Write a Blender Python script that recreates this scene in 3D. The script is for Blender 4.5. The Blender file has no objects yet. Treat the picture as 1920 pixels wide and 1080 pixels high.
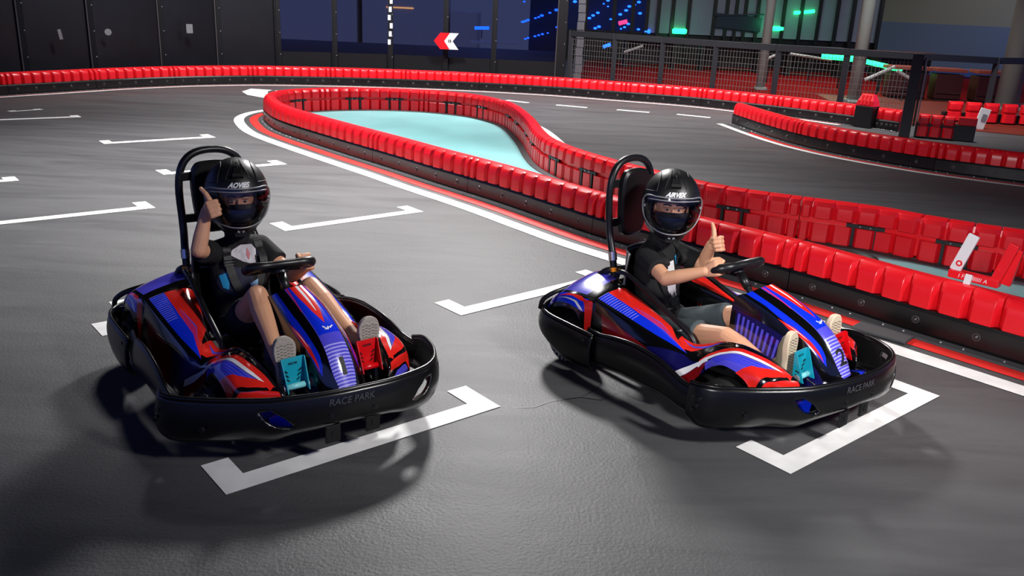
import bpy, bmesh, math, random
from mathutils import Vector, Matrix
random.seed(7)
sc = bpy.context.scene
col = sc.collection
PI = math.pi

# ------------------------------------------------------------------ materials
def lin(c):
    return tuple(((v/255)/12.92 if v/255 <= .04045 else ((v/255+.055)/1.055)**2.4) for v in c)
MATS = {}
def mat(name, rgb, rough=.5, metal=0., coat=0., emit=0., spec=.5, bump=0., bscale=60., var=0., vscale=3.):
    if name in MATS: return MATS[name]
    m = bpy.data.materials.new(name); m.use_nodes = True
    nt = m.node_tree; b = nt.nodes['Principled BSDF']
    c = lin(rgb)
    b.inputs['Base Color'].default_value = (*c, 1)
    b.inputs['Roughness'].default_value = rough
    b.inputs['Metallic'].default_value = metal
    b.inputs['Coat Weight'].default_value = coat
    b.inputs['Coat Roughness'].default_value = .06
    b.inputs['Specular IOR Level'].default_value = spec
    if emit:
        b.inputs['Emission Color'].default_value = (*c, 1)
        b.inputs['Emission Strength'].default_value = emit
    if bump or var:
        tc = nt.nodes.new('ShaderNodeTexCoord')
    if bump:
        n = nt.nodes.new('ShaderNodeTexNoise'); n.inputs['Scale'].default_value = bscale; n.inputs['Detail'].default_value = 3
        nt.links.new(tc.outputs['Object'], n.inputs['Vector'])
        bp = nt.nodes.new('ShaderNodeBump'); bp.inputs['Strength'].default_value = bump; bp.inputs['Distance'].default_value = .01
        nt.links.new(n.outputs['Fac'], bp.inputs['Height']); nt.links.new(bp.outputs['Normal'], b.inputs['Normal'])
    if var:
        n2 = nt.nodes.new('ShaderNodeTexNoise'); n2.inputs['Scale'].default_value = vscale; n2.inputs['Detail'].default_value = 5
        nt.links.new(tc.outputs['Object'], n2.inputs['Vector'])
        r = nt.nodes.new('ShaderNodeValToRGB')
        r.color_ramp.elements[0].position = .35; r.color_ramp.elements[1].position = .65
        r.color_ramp.elements[0].color = (*[v*(1-var) for v in c], 1); r.color_ramp.elements[1].color = (*[min(1, v*(1+var)) for v in c], 1)
        nt.links.new(n2.outputs['Fac'], r.inputs['Fac']); nt.links.new(r.outputs['Color'], b.inputs['Base Color'])
    MATS[name] = m
    return m

M_red = mat('barrier_red_plastic', (236, 24, 36), .32, spec=.5, bump=.05, bscale=25)
M_rail = mat('barrier_black_plastic', (15, 13, 14), .30, var=.35, vscale=6, bump=.12, bscale=14)
M_skirt = mat('rubber_skirt', (62, 62, 64), .7)
M_bolt = mat('bolt_steel', (190, 190, 190), .3, metal=.8)
M_washer = mat('rail_bolt', (92, 88, 88), .35, metal=.5)
M_strap = mat('black_strap', (16, 16, 18), .45)
M_kblack = mat('kart_black_plastic', (10, 10, 11), .28, spec=.5, bump=.06, bscale=20)
M_gloss = mat('livery_black', (8, 8, 10), .16, coat=.8)
M_lred = mat('livery_red', (230, 38, 30), .2, coat=.8)
M_lblue = mat('livery_blue', (14, 48, 222), .2, coat=.8)
M_lvio = mat('livery_violet', (84, 78, 212), .2, coat=.8)
M_lline = mat('livery_pale_violet', (170, 165, 245), .22, coat=.8)
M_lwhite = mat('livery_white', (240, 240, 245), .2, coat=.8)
M_lpink = mat('livery_magenta', (200, 40, 110), .2, coat=.8)
M_lred_shade = mat('livery_red_shaded', (120, 12, 18), .2, coat=.8)  # red of the pods' lower side, its shade put into the colour
M_lnavy = mat('livery_navy', (18, 16, 80), .2, coat=.8)
M_tube = mat('powder_coated_tube', (20, 20, 22), .36)
M_tyre = mat('tyre_rubber', (20, 20, 21), .7)
M_hub = mat('hub_grey', (150, 150, 152), .4, metal=.3)
M_chrome = mat('chrome_collar', (190, 185, 185), .2, metal=1.)
M_orange = mat('orange_clamp', (240, 140, 20), .35)
M_teal = mat('teal_pedal', (20, 160, 180), .3, coat=.3)
M_tealtube = mat('teal_roller', (130, 215, 220), .35)
M_rped = mat('red_pedal', (215, 10, 18), .3, coat=.3)
M_dark = mat('dark_slots', (6, 6, 8), .6)
M_seat = mat('seat_black', (13, 13, 14), .4)
M_wheelgrip = mat('steering_grip', (20, 20, 22), .38)
M_belt = mat('harness_webbing', (18, 18, 20), .55, bump=.15, bscale=200)
M_buckle = mat('harness_buckle', (30, 30, 33), .25, spec=.7)
M_skin = mat('skin_tone', (224, 166, 130), .48, bump=.03, bscale=90)
M_shirt = mat('black_cotton_tshirt', (15, 15, 17), .85, bump=.3, bscale=22)
M_shorts_navy = mat('navy_shorts', (18, 24, 40), .85, bump=.3, bscale=24)
M_shorts_grey = mat('grey_shorts', (66, 76, 80), .85, bump=.3, bscale=24)
M_helmet = mat('matte_black_helmet', (17, 17, 19), .42, spec=.55)
M_lining = mat('helmet_lining', (14, 14, 15), .9)
M_print = mat('white_print', (232, 232, 232), .5)
M_mask = mat('dark_face_mask', (20, 22, 34), .8)
M_hair = mat('black_hair', (14, 12, 12), .55)
M_eye = mat('eye_white', (190, 180, 172), .3)
M_iris = mat('dark_iris', (25, 16, 12), .15)
M_sole = mat('shoe_sole_grey', (158, 150, 140), .7, bump=.4, bscale=70)
M_sole2 = mat('shoe_sole_cream', (214, 196, 166), .65)
M_shoe = mat('shoe_upper_grey', (120, 112, 104), .8)
M_shoe2 = mat('shoe_upper_olive', (120, 112, 92), .8)
M_groove = mat('sole_groove', (112, 104, 95), .8)
M_white = mat('floor_paint_white', (236, 236, 234), .5, var=.07, vscale=9)
M_paintred = mat('floor_paint_red', (226, 44, 38), .5, var=.08, vscale=5)
M_tealfloor = mat('floor_paint_teal', (122, 178, 180), .5, var=.07, vscale=1.6)
M_post = mat('fence_grey_steel', (31, 33, 38), .5)
M_wire = mat('fence_wire', (95, 92, 92), .5)
M_column = mat('column_paint', (140, 150, 144), .8)
M_curtain = mat('dark_curtain', (9, 11, 20), .45, var=.6, vscale=1.3)
M_mullion = mat('dark_mullion', (9, 10, 13), .45)
M_carpet = mat('red_carpet', (112, 5, 5), 1., spec=.08, var=.12, vscale=2)
M_brown = mat('brown_red_floor', (112, 34, 14), .6, var=.15, vscale=2)

def glass_mat(name, tint, rough=.02, refl=.12):
    m = bpy.data.materials.new(name); m.use_nodes = True; nt = m.node_tree
    nt.nodes.remove(nt.nodes['Principled BSDF'])
    out = nt.nodes['Material Output']
    tr = nt.nodes.new('ShaderNodeBsdfTransparent'); tr.inputs['Color'].default_value = (*tint, 1)
    gl = nt.nodes.new('ShaderNodeBsdfGlossy'); gl.inputs['Roughness'].default_value = rough
    fr = nt.nodes.new('ShaderNodeFresnel'); fr.inputs['IOR'].default_value = 1.5
    ma = nt.nodes.new('ShaderNodeMath'); ma.operation = 'ADD'; ma.inputs[1].default_value = refl - .04; ma.use_clamp = True
    mx = nt.nodes.new('ShaderNodeMixShader')
    nt.links.new(fr.outputs[0], ma.inputs[0]); nt.links.new(ma.outputs[0], mx.inputs[0])
    nt.links.new(tr.outputs[0], mx.inputs[1]); nt.links.new(gl.outputs[0], mx.inputs[2]); nt.links.new(mx.outputs[0], out.inputs[0])
    return m
M_visor = glass_mat('tinted_visor', (.72, .70, .77), .03, .05)
M_pane = glass_mat('night_window_glass', (.66, .68, .76), .2, .005)

def floor_material():
    m = bpy.data.materials.new('track_floor_coating'); m.use_nodes = True
    nt = m.node_tree; b = nt.nodes['Principled BSDF']; L = nt.links
    tc = nt.nodes.new('ShaderNodeTexCoord')
    mp = nt.nodes.new('ShaderNodeMapping'); mp.inputs['Rotation'].default_value = (0, 0, -.35); mp.inputs['Scale'].default_value = (.55, 3.2, 1)
    L.new(tc.outputs['Object'], mp.inputs['Vector'])
    st = nt.nodes.new('ShaderNodeTexNoise'); st.inputs['Scale'].default_value = 1.3; st.inputs['Detail'].default_value = 7; st.inputs['Roughness'].default_value = .62; st.inputs['Distortion'].default_value = .8
    L.new(mp.outputs[0], st.inputs['Vector'])
    r = nt.nodes.new('ShaderNodeValToRGB')
    r.color_ramp.elements[0].position = .30; r.color_ramp.elements[1].position = .62
    r.color_ramp.elements[0].color = (.058, .058, .061, 1); r.color_ramp.elements[1].color = (.092, .092, .095, 1)
    L.new(st.outputs['Fac'], r.inputs['Fac'])
    # scattered dark specks of worn rubber
    vo = nt.nodes.new('ShaderNodeTexVoronoi'); vo.inputs['Scale'].default_value = 5.5
    L.new(tc.outputs['Object'], vo.inputs['Vector'])
    lt = nt.nodes.new('ShaderNodeMath'); lt.operation = 'LESS_THAN'; lt.inputs[1].default_value = .035
    L.new(vo.outputs['Distance'], lt.inputs[0])
    n3 = nt.nodes.new('ShaderNodeTexNoise'); n3.inputs['Scale'].default_value = 1.1
    L.new(tc.outputs['Object'], n3.inputs['Vector'])
    gt = nt.nodes.new('ShaderNodeMath'); gt.operation = 'GREATER_THAN'; gt.inputs[1].default_value = .58
    L.new(n3.outputs['Fac'], gt.inputs[0])
    mu = nt.nodes.new('ShaderNodeMath'); mu.operation = 'MULTIPLY'
    L.new(lt.outputs[0], mu.inputs[0]); L.new(gt.outputs[0], mu.inputs[1])
    mx = nt.nodes.new('ShaderNodeMix'); mx.data_type = 'RGBA'
    L.new(mu.outputs[0], mx.inputs['Factor']); L.new(r.outputs['Color'], mx.inputs['A']); mx.inputs['B'].default_value = (.012, .012, .013, 1)
    L.new(mx.outputs['Result'], b.inputs['Base Color'])
    b.inputs['Specular IOR Level'].default_value = .42
    rr = nt.nodes.new('ShaderNodeMapRange'); rr.inputs['To Min'].default_value = .46; rr.inputs['To Max'].default_value = .62
    L.new(st.outputs['Fac'], rr.inputs['Value']); L.new(rr.outputs[0], b.inputs['Roughness'])
    n = nt.nodes.new('ShaderNodeTexNoise'); n.inputs['Scale'].default_value = 75; n.inputs['Detail'].default_value = 3
    L.new(tc.outputs['Object'], n.inputs['Vector'])
    n4 = nt.nodes.new('ShaderNodeTexNoise'); n4.inputs['Scale'].default_value = 7; n4.inputs['Detail'].default_value = 3
    L.new(tc.outputs['Object'], n4.inputs['Vector'])
    ad = nt.nodes.new('ShaderNodeMath'); ad.operation = 'MULTIPLY_ADD'; ad.inputs[1].default_value = 1.2
    L.new(n4.outputs['Fac'], ad.inputs[0]); L.new(n.outputs['Fac'], ad.inputs[2])
    bp = nt.nodes.new('ShaderNodeBump'); bp.inputs['Strength'].default_value = .32; bp.inputs['Distance'].default_value = .006
    L.new(ad.outputs[0], bp.inputs['Height']); L.new(bp.outputs['Normal'], b.inputs['Normal'])
    return m
M_floor = floor_material()

# ------------------------------------------------------------------ mesh helpers
def link(name, me, mats, parent=None, smooth=False, M=None):
    if not isinstance(mats, (list, tuple)): mats = [mats]
    for m in mats: me.materials.append(m)
    if smooth: me.polygons.foreach_set('use_smooth', [True]*len(me.polygons))
    o = bpy.data.objects.new(name, me); col.objects.link(o)
    if parent: o.parent = parent
    if M is not None: o.matrix_local = M
    return o
def bm_obj(name, bm, mats, parent=None, smooth=False, M=None):
    me = bpy.data.meshes.new(name); bm.normal_update(); bm.to_mesh(me); bm.free()
    return link(name, me, mats, parent, smooth, M)
def tag(o, label=None, cat=None, group=None, kind=None):
    if label: o['label'] = label
    if cat: o['category'] = cat
    if group: o['group'] = group
    if kind: o['kind'] = kind
    return o
def empty(name, loc=(0, 0, 0), rz=0, parent=None):
    o = bpy.data.objects.new(name, None); col.objects.link(o); o.location = loc; o.rotation_euler = (0, 0, rz)
    o.empty_display_size = .1
    if parent: o.parent = parent
    return o
def bx(bm, c, s, rot=None, bevel=0., mi=0):
    r = bmesh.ops.create_cube(bm, size=1.)
    vs = r['verts']
    bmesh.ops.scale(bm, vec=s, verts=vs)
    if bevel:
        es = list({e for v in vs for e in v.link_edges})
        rb = bmesh.ops.bevel(bm, geom=es, offset=bevel, segments=2, affect='EDGES', profile=.5)
        vs = list({v for f in rb['faces'] for v in f.verts} | {v for v in vs if v.is_valid})
    T = Matrix.Translation(Vector(c)) @ (rot.to_4x4() if rot is not None else Matrix())
    bmesh.ops.transform(bm, matrix=T, verts=vs)
    for v in vs:
        for f in v.link_faces: f.material_index = mi
    return vs
def frames(pts):
    n = len(pts); T = []
    for i in range(n):
        a = pts[max(i-1, 0)]; b = pts[min(i+1, n-1)]
        T.append((b-a).normalized())
    up = Vector((0, 0, 1)) if abs(T[0].z) < .9 else Vector((1, 0, 0))
    nrm = (up - T[0]*up.dot(T[0])).normalized(); out = []
    for i in range(n):
        nrm = (nrm - T[i]*nrm.dot(T[i])); nrm.normalize()
        out.append((T[i], nrm, T[i].cross(nrm)))
    return out
def tube(bm, pts, r, seg=10, cap=True, mi=0, closed=False):
    pts = [Vector(p) for p in pts]; n = len(pts)
    rs = r if isinstance(r, (list, tuple)) else [r]*n
    if closed:
        fr = []
        for i in range(n):
            t = (pts[(i+1) % n]-pts[i-1]).normalized(); fr.append(t)
        up = Vector((0, 0, 1)) if abs(fr[0].z) < .9 else Vector((1, 0, 0))
        nm = (up-fr[0]*up.dot(fr[0])).normalized(); F = []
        for t in fr:
            nm = (nm-t*nm.dot(t)).normalized(); F.append((t, nm, t.cross(nm)))
    else: F = frames(pts)
    rings = []
    for p, (t, a, b), rr in zip(pts, F, rs):
        rings.append([bm.verts.new(p + (a*math.cos(2*PI*k/seg)+b*math.sin(2*PI*k/seg))*rr) for k in range(seg)])
    m = n if closed else n-1
    for i in range(m):
        A, B = rings[i], rings[(i+1) % n]
        for k in range(seg):
            f = bm.faces.new((A[k], A[(k+1) % seg], B[(k+1) % seg], B[k])); f.material_index = mi
    if cap and not closed:
        f = bm.faces.new(rings[0][::-1]); f.material_index = mi; f = bm.faces.new(rings[-1]); f.material_index = mi
def sphere(bm, c, r, seg=14, scale=(1, 1, 1), rot=None, mi=0):
    res = bmesh.ops.create_uvsphere(bm, u_segments=seg, v_segments=max(6, seg*2//3), radius=1)
    S = Matrix.Diagonal((*[r*s for s in scale], 1))
    T = Matrix.Translation(Vector(c)) @ (rot.to_4x4() if rot is not None else Matrix()) @ S
    bmesh.ops.transform(bm, matrix=T, verts=res['verts'])
    for v in res['verts']:
        for f in v.link_faces: f.material_index = mi
def limb(bm, pr, seg=14):
    """tapered limb through (point, radius) pairs with round joints"""
    pr = [(Vector(p), r) for p, r in pr]
    for (p, r), (q, s) in zip(pr, pr[1:]):
        tube(bm, [p.lerp(q, t) for t in (0, .25, .5, .75, 1)], [r+(s-r)*t for t in (0, .25, .5, .75, 1)], seg)
    for p, r in pr: sphere(bm, p, r, seg)
def cr(a, b, c, d, t):
    return .5*((2*b)+(c-a)*t+(2*a-5*b+4*c-d)*t*t+(3*b-a-3*c+d)*t*t*t)
def smooth_path(pts, n=8, closed=False):
    P = [Vector(p) for p in pts]; N = len(P); out = []
    for i in range(N if closed else N-1):
        if closed: a, b, c, d = P[i-1], P[i], P[(i+1) % N], P[(i+2) % N]
        else: b, c = P[i], P[i+1]; a = P[i-1] if i else b+(b-c); d = P[i+2] if i+2 < N else c+(c-b)
        for k in range(n): out.append(cr(a, b, c, d, k/n))
    if not closed: out.append(P[-1])
    return out
def grid_surface(G):
    G = [[Vector(p) for p in row] for row in G]; nu = len(G); nv = len(G[0])
    def ext(L, i):
        if i < 0: return L[0]*2-L[1]
        if i >= len(L): return L[-1]*2-L[-2]
        return L[i]
    def S(u, v):
        u = min(max(u, 0), nu-1); v = min(max(v, 0), nv-1)
        i = min(int(u), nu-2); j = min(int(v), nv-2); fu = u-i; fv = v-j
        rows = []
        for k in (i-1, i, i+1, i+2):
            if 0 <= k < nu: R = G[k]
            else: R = [ext([g[q] for g in G], k) for q in range(nv)]
            rows.append(cr(ext(R, j-1), ext(R, j), ext(R, j+1), ext(R, j+2), fv))
        return cr(*rows, fu)
    return S
def inside(p, poly):
    x, y = p; c = False; n = len(poly); j = n-1
    for i in range(n):
        xi, yi = poly[i]; xj, yj = poly[j]
        if (yi > y) != (yj > y) and x < (xj-xi)*(y-yi)/(yj-yi)+xi: c = not c
        j = i
    return c
def painted(name, S, ur, vr, nu, nv, mats, decals, parent=None, holes=(), umap=None, flip=False, extra_cut=()):
    """surface patch whose flat (u,v) grid is cut along every decal outline, so paint edges stay sharp"""
    bm = bmesh.new()
    u0, u1 = ur; v0, v1 = vr
    V = [[bm.verts.new((u0+(u1-u0)*i/nu, v0+(v1-v0)*j/nv, 0)) for j in range(nv+1)] for i in range(nu+1)]
    for i in range(nu):
        for j in range(nv): bm.faces.new((V[i][j], V[i+1][j], V[i+1][j+1], V[i][j+1]))
    D = []
    for poly, mi in decals: D.append(([((umap(a) if umap else a), b) for a, b in poly], mi))
    H = [[((umap(a) if umap else a), b) for a, b in poly] for poly in holes]
    for poly in [d[0] for d in D]+H:
        n = len(poly)
        for k in range(n):
            a = poly[k]; b = poly[(k+1) % n]
            x0, x1 = min(a[0], b[0])-1e-4, max(a[0], b[0])+1e-4; y0, y1 = min(a[1], b[1])-1e-4, max(a[1], b[1])+1e-4
            d = Vector((b[0]-a[0], b[1]-a[1], 0))
            if d.length < 1e-6: continue
            nn = Vector((-d.y, d.x, 0)).normalized()
            fs = []
            for f in bm.faces:
                xs = [v.co.x for v in f.verts]; ys = [v.co.y for v in f.verts]
                if max(xs) >= x0 and min(xs) <= x1 and max(ys) >= y0 and min(ys) <= y1: fs.append(f)
            if not fs: continue
            geom = list(fs)+list({e for f in fs for e in f.edges})+list({v for f in fs for v in f.verts})
            bmesh.ops.bisect_plane(bm, geom=geom, dist=1e-6, plane_co=Vector((*a, 0)), plane_no=nn)
    kill = []
    for f in bm.faces:
        c = f.calc_center_median(); c = (c.x, c.y)
        for poly, mi in D:
            if inside(c, poly): f.material_index = mi
        if any(inside(c, h) for h in H): kill.append(f)
    if kill: bmesh.ops.delete(bm, geom=kill, context='FACES')
    bm.verts.ensure_lookup_table()
    nors = []; e = 1e-3
    for v in bm.verts:
        u, w = v.co.x, v.co.y
        ua, ub = max(u0, u-e), min(u1, u+e); va, vb = max(v0, w-e), min(v1, w+e)
        n = (S(ub, w)-S(ua, w)).cross(S(u, vb)-S(u, va))
        if n.length < 1e-12: n = Vector((0, 0, 1))
        n.normalize()
        nors.append(-n if flip else n)
        v.co = S(u, w)
    if flip: bmesh.ops.reverse_faces(bm, faces=bm.faces[:])
    me = bpy.data.meshes.new(name); bm.to_mesh(me); bm.free()
    me.polygons.foreach_set('use_smooth', [True]*len(me.polygons))
    me.normals_split_custom_set_from_vertices(nors)
    return link(name, me, mats, parent)
def loft(bm, rings, closed=True, cap=False, mi=0):
    R = [[bm.verts.new(p) for p in r] for r in rings]
    n = len(R[0])
    for A, B in zip(R, R[1:]):
        for k in range(n if closed else n-1):
            f = bm.faces.new((A[k], A[(k+1) % n], B[(k+1) % n], B[k])); f.material_index = mi
    if cap:
        bm.faces.new(R[0][::-1]); bm.faces.new(R[-1])
    return R
def remesh(name, bm, m, parent=None, voxel=.005, it=4, fac=.5):
    me = bpy.data.meshes.new(name+'_src'); bm.to_mesh(me); bm.free()
    o = bpy.data.objects.new(name+'_src', me); col.objects.link(o)
    md = o.modifiers.new('r', 'REMESH'); md.mode = 'VOXEL'; md.voxel_size = voxel; md.use_smooth_shade = True
    s = o.modifiers.new('s', 'SMOOTH'); s.factor = fac; s.iterations = it
    dg = bpy.context.evaluated_depsgraph_get(); dg.update()
    res = bpy.data.meshes.new_from_object(o.evaluated_get(dg)); res.name = name
    bpy.data.objects.remove(o); bpy.data.meshes.remove(me)
    res.materials.clear()
    return link(name, res, m, parent, smooth=True)
def text_mesh(s, size=1., shear=0., bold=0., extrude=0.):
    cu = bpy.data.curves.new('t', 'FONT'); cu.body = s; cu.size = size; cu.shear = shear; cu.offset = bold
    cu.align_x = 'CENTER'; cu.align_y = 'CENTER'; cu.extrude = extrude
    o = bpy.data.objects.new('t', cu); col.objects.link(o)
    dg = bpy.context.evaluated_depsgraph_get(); dg.update()
    me = bpy.data.meshes.new_from_object(o.evaluated_get(dg)); me.materials.clear()
    bpy.data.objects.remove(o); bpy.data.curves.remove(cu)
    return me
def text_on(name, s, F, m, parent, size=1., shear=0., bold=0., cuts=3):
    """lettering laid on a surface: F maps flat text coordinates to space"""
    me = text_mesh(s, size, shear, bold)
    bm = bmesh.new(); bm.from_mesh(me); bpy.data.meshes.remove(me)
    bmesh.ops.triangulate(bm, faces=bm.faces[:])
    for _ in range(cuts):
        bmesh.ops.subdivide_edges(bm, edges=[e for e in bm.edges if e.calc_length() > size*.12], cuts=1)
        bmesh.ops.triangulate(bm, faces=bm.faces[:])
    for v in bm.verts: v.co = F(v.co.x, v.co.y)
    return bm_obj(name, bm, m, parent)
def copy_tree(o, parent=None):
    c = o.copy(); col.objects.link(c)
    if parent: c.parent = parent
    for ch in list(o.children): copy_tree(ch, c)
    return c

# ------------------------------------------------------------------ camera
cam_d = bpy.data.cameras.new('camera'); cam = bpy.data.objects.new('camera', cam_d); col.objects.link(cam)
pitch, roll, fpx = .32241636, .04599966, 1615.48
f = Vector((0, math.cos(pitch), -math.sin(pitch))); r0 = Vector((1, 0, 0)); u0 = r0.cross(f)
r = r0*math.cos(roll)+u0*math.sin(roll); u = -r0*math.sin(roll)+u0*math.cos(roll)
Mx = Matrix((r, u, -f)).transposed().to_4x4(); Mx.translation = (0, 0, 1.68)
cam.matrix_world = Mx
cam_d.sensor_width = 36; cam_d.lens = fpx/1920*36; cam_d.clip_end = 400
sc.camera = cam

# ------------------------------------------------------------------ floor and painted marks
def poly_obj(name, pts, z, m, kind='structure', label=None, cat=None):
    bm = bmesh.new(); vs = [bm.verts.new((x, y, z)) for x, y in pts]; bm.faces.new(vs)
    bmesh.ops.triangulate(bm, faces=bm.faces[:])
    for fc in bm.faces:
        if fc.normal.z < 0: fc.normal_flip()
    o = bm_obj(name, bm, m); o['kind'] = kind
    if label: o['label'] = label
    return o
bm = bmesh.new()
bmesh.ops.create_grid(bm, x_segments=1, y_segments=1, size=1)
bmesh.ops.transform(bm, matrix=Matrix.Translation((2, 13, 0)) @ Matrix.Diagonal((18, 19, 1, 1)), verts=bm.verts[:])
tag(bm_obj('floor', bm, M_floor), kind='structure', label='dark grey coated race track floor')

def bay(co, th, ll, lr, W=1.221, T=.102, T2=.104):
    ux, uy = math.cos(th), math.sin(th); vx, vy = -uy, ux
    P = lambda a, b: (co[0]+a*ux+b*vx, co[1]+a*uy+b*vy)
    bm = bmesh.new()
    for quad in ([(0, 0), (W, 0), (W, T), (0, T)], [(0, T), (T2, T), (T2, ll), (0, ll)], [(W-T2, T), (W, T), (W, lr), (W-T2, lr)]):
        bm.faces.new([bm.verts.new((*P(a, b), .003)) for a, b in quad])
    o = bm_obj('floor_marking', bm, M_white); o['kind'] = 'structure'; o['label'] = 'white painted parking bay bracket on the track floor'
for b in [((-.962, 2.605), .698, .241, .255), ((1.101, 2.926), .701, .256, .35), ((-.277, 4.498), .723, .254, .231),
          ((-1.680, 6.096), .708, .263, .245), ((-3.779, 5.829), .692, .25, .257), ((-4.499, 9.313), .672, .235, .269),
          ((-2.03, 3.97), .704, .20, .20), ((-3.27, 7.86), .70, .25, .25), ((-5.27, 6.57), .69, .25, .2), ((-6.62, 10.42), .66, .2, .2)]:
    bay(*b)
poly_obj('floor_marking', [(-2.16, 4.38), (-1.93, 4.575), (-1.99, 4.655), (-2.22, 4.455)], .003, M_white, label='short white painted tick behind the left kart')
bay((-6.67, 11.35), .92, .12, .12, W=.42, T=.06, T2=.1)

def resample(pts, n=12):
    P = smooth_path([(x, y, 0) for x, y in pts], n)
    s = [0.]
    for a, b in zip(P, P[1:]): s.append(s[-1]+(b-a).length)
    return P, s
class Path:
    def __init__(self, pts):
        self.P, self.s = resample(pts); self.L = self.s[-1]
    def at(self, t):
        t = min(max(t, 0), self.L-1e-6)
        lo, hi = 0, len(self.s)-1
        while hi-lo > 1:
            m = (lo+hi)//2
            if self.s[m] <= t: lo = m
            else: hi = m
        k = (t-self.s[lo])/max(1e-9, self.s[hi]-self.s[lo])
        p = self.P[lo].lerp(self.P[hi], k)
        e = .05
        return p
    def frame(self, t, e=.06):
        a = self.at(t-e); b = self.at(t+e); T = (b-a).normalized()
        return self.at(t), T, Vector((-T.y, T.x, 0))
island = Path([(3.95, 2.75), (3.30, 3.42), (2.65, 4.13), (2.21, 4.62), (1.79, 5.13), (1.25, 5.68), (.69, 6.25), (.32, 6.71), (-.18, 7.35), (-.78, 8.04), (-1.23, 8.58),
               (-2.04, 9.52), (-2.86, 10.53), (-3.24, 11.20), (-3.48, 11.90), (-3.40, 12.50), (-2.95, 13.02), (-2.3, 13.36), (-1.7, 13.45), (-1.2, 13.36), (-.62, 13.05), (-.22, 12.5),
               (-.0, 11.9), (.19, 10.75), (.31, 9.6), (.44, 8.95), (.72, 8.3), (1.2, 7.58), (1.75, 6.95), (2.6, 6.52), (2.83, 6.39), (3.02, 6.22), (3.28, 6.03), (3.62, 5.84), (4.4, 5.42), (5.1, 5.05)])
outer = Path([(5.85, 13.50), (5.25, 14.19), (4.6, 14.85), (3.76, 15.5), (2.98, 15.98), (1.82, 16.35), (.68, 16.70), (-.63, 16.86), (-1.81, 16.85), (-2.91, 16.72),
              (-3.87, 16.50), (-4.9, 16.15), (-5.82, 15.5), (-6.58, 14.66), (-7.18, 13.72), (-7.71, 12.89), (-8.5, 11.6), (-9.1, 10.6)])
right = Path([(6.55, 9.02), (5.59, 9.50), (4.94, 9.92), (4.6, 10.22), (4.22, 10.66), (3.9, 11.16), (3.66, 11.75), (3.48, 12.5), (3.30, 13.55)])

def band(name, path, o0, o1, m, t0=0, t1=None, z=.0035, step=.12, label=None):
    t1 = path.L if t1 is None else t1
    n = max(2, int((t1-t0)/step)); bm = bmesh.new(); prev = None
    for i in range(n+1):
        p, T, N = path.frame(t0+(t1-t0)*i/n)
        a = bm.verts.new((p+N*o0)+Vector((0, 0, z))); b = bm.verts.new((p+N*o1)+Vector((0, 0, z)))
        if prev:
            fc = bm.faces.new((prev[0], a, b, prev[1]))
        prev = (a, b)
    bm.normal_update()
    for fc in bm.faces:
        if fc.normal.z < 0: fc.normal_flip()
    o = bm_obj(name, bm, m); o['kind'] = 'structure'
    if label: o['label'] = label
    return o
band('floor_marking', island, .09, .20, M_paintred, label='red painted edge line around the drop-shaped island')
band('floor_marking', island, .27, .40, M_white, label='white painted edge line around the drop-shaped island')
band('floor_marking', outer, .05, .11, M_paintred, t0=.9, label='red painted edge line along the outer barrier')
band('floor_marking', outer, .11, .22, M_white, t0=.9, label='white painted edge line along the outer barrier')
band('floor_marking', right, .06, .14, M_paintred, t1=right.L-.9, label='red painted edge line along the right barrier')
band('floor_marking', right, .16, .26, M_white, t1=right.L+.0, label='white painted edge line along the right barrier')
# dashes leading to the right barrier
for a, b in [((-.25, 15.44), (.13, 15.18)), ((.62, 15.05), (1.13, 14.86)), ((1.63, 14.75), (2.15, 14.58)), ((2.60, 14.50), (3.10, 14.25))]:
    A = Vector((*a, 0)); B = Vector((*b, 0)); d = (B-A).normalized(); n = Vector((-d.y, d.x, 0))*.06
    poly_obj('floor_marking', [(A-n)[:2], (B-n)[:2], (B+n)[:2], (A+n)[:2]], .003, M_white, label='short white painted dash on the far track')
# infield
inf = []
for i in range(0, 161):
    p, T, N = island.frame(island.L*i/160); inf.append((p-N*.10)[:2])
poly_obj('floor_infield', inf, .002, M_tealfloor, label='pale teal painted floor inside the island')
# painted emblem near the island tip
def local_poly(c, ang, s, pts): return [(c[0]+s*(x*math.cos(ang)-y*math.sin(ang)), c[1]+s*(x*math.sin(ang)+y*math.cos(ang))) for x, y in pts]
ec, ea = (-3.88, 14.85), -.18
poly_obj('floor_marking', local_poly(ec, ea, 1.22, [(-.78, .32), (-.7, -.1), (-.45, -.42), (-.1, -.62), (.35, -.66), (.3, -.2), (0, -.28), (-.3, -.12), (-.42, .12), (-.45, .32)]), .003, M_white, label='white painted emblem on the far track')
for pp in [[(-.38, .3), (-.3, 0), (-.08, -.06), (-.1, .28)], [(-.3, .55), (-.05, .36), (.1, .62), (-.1, .72)], [(.0, .3), (.1, -.12), (.42, -.1), (.36, .3)], [(.2, .62), (.2, .38), (.62, .48), (.6, .66)],
           [(.45, .36), (.5, .02), (.95, .1), (.9, .34)], [(.42, -.16), (.45, -.55), (.85, -.3), (.95, .0)]]:
    poly_obj('floor_marking', local_poly(ec, ea, 1.22, pp), .003, M_white, label='white painted stroke of the emblem on the far track')
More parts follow.
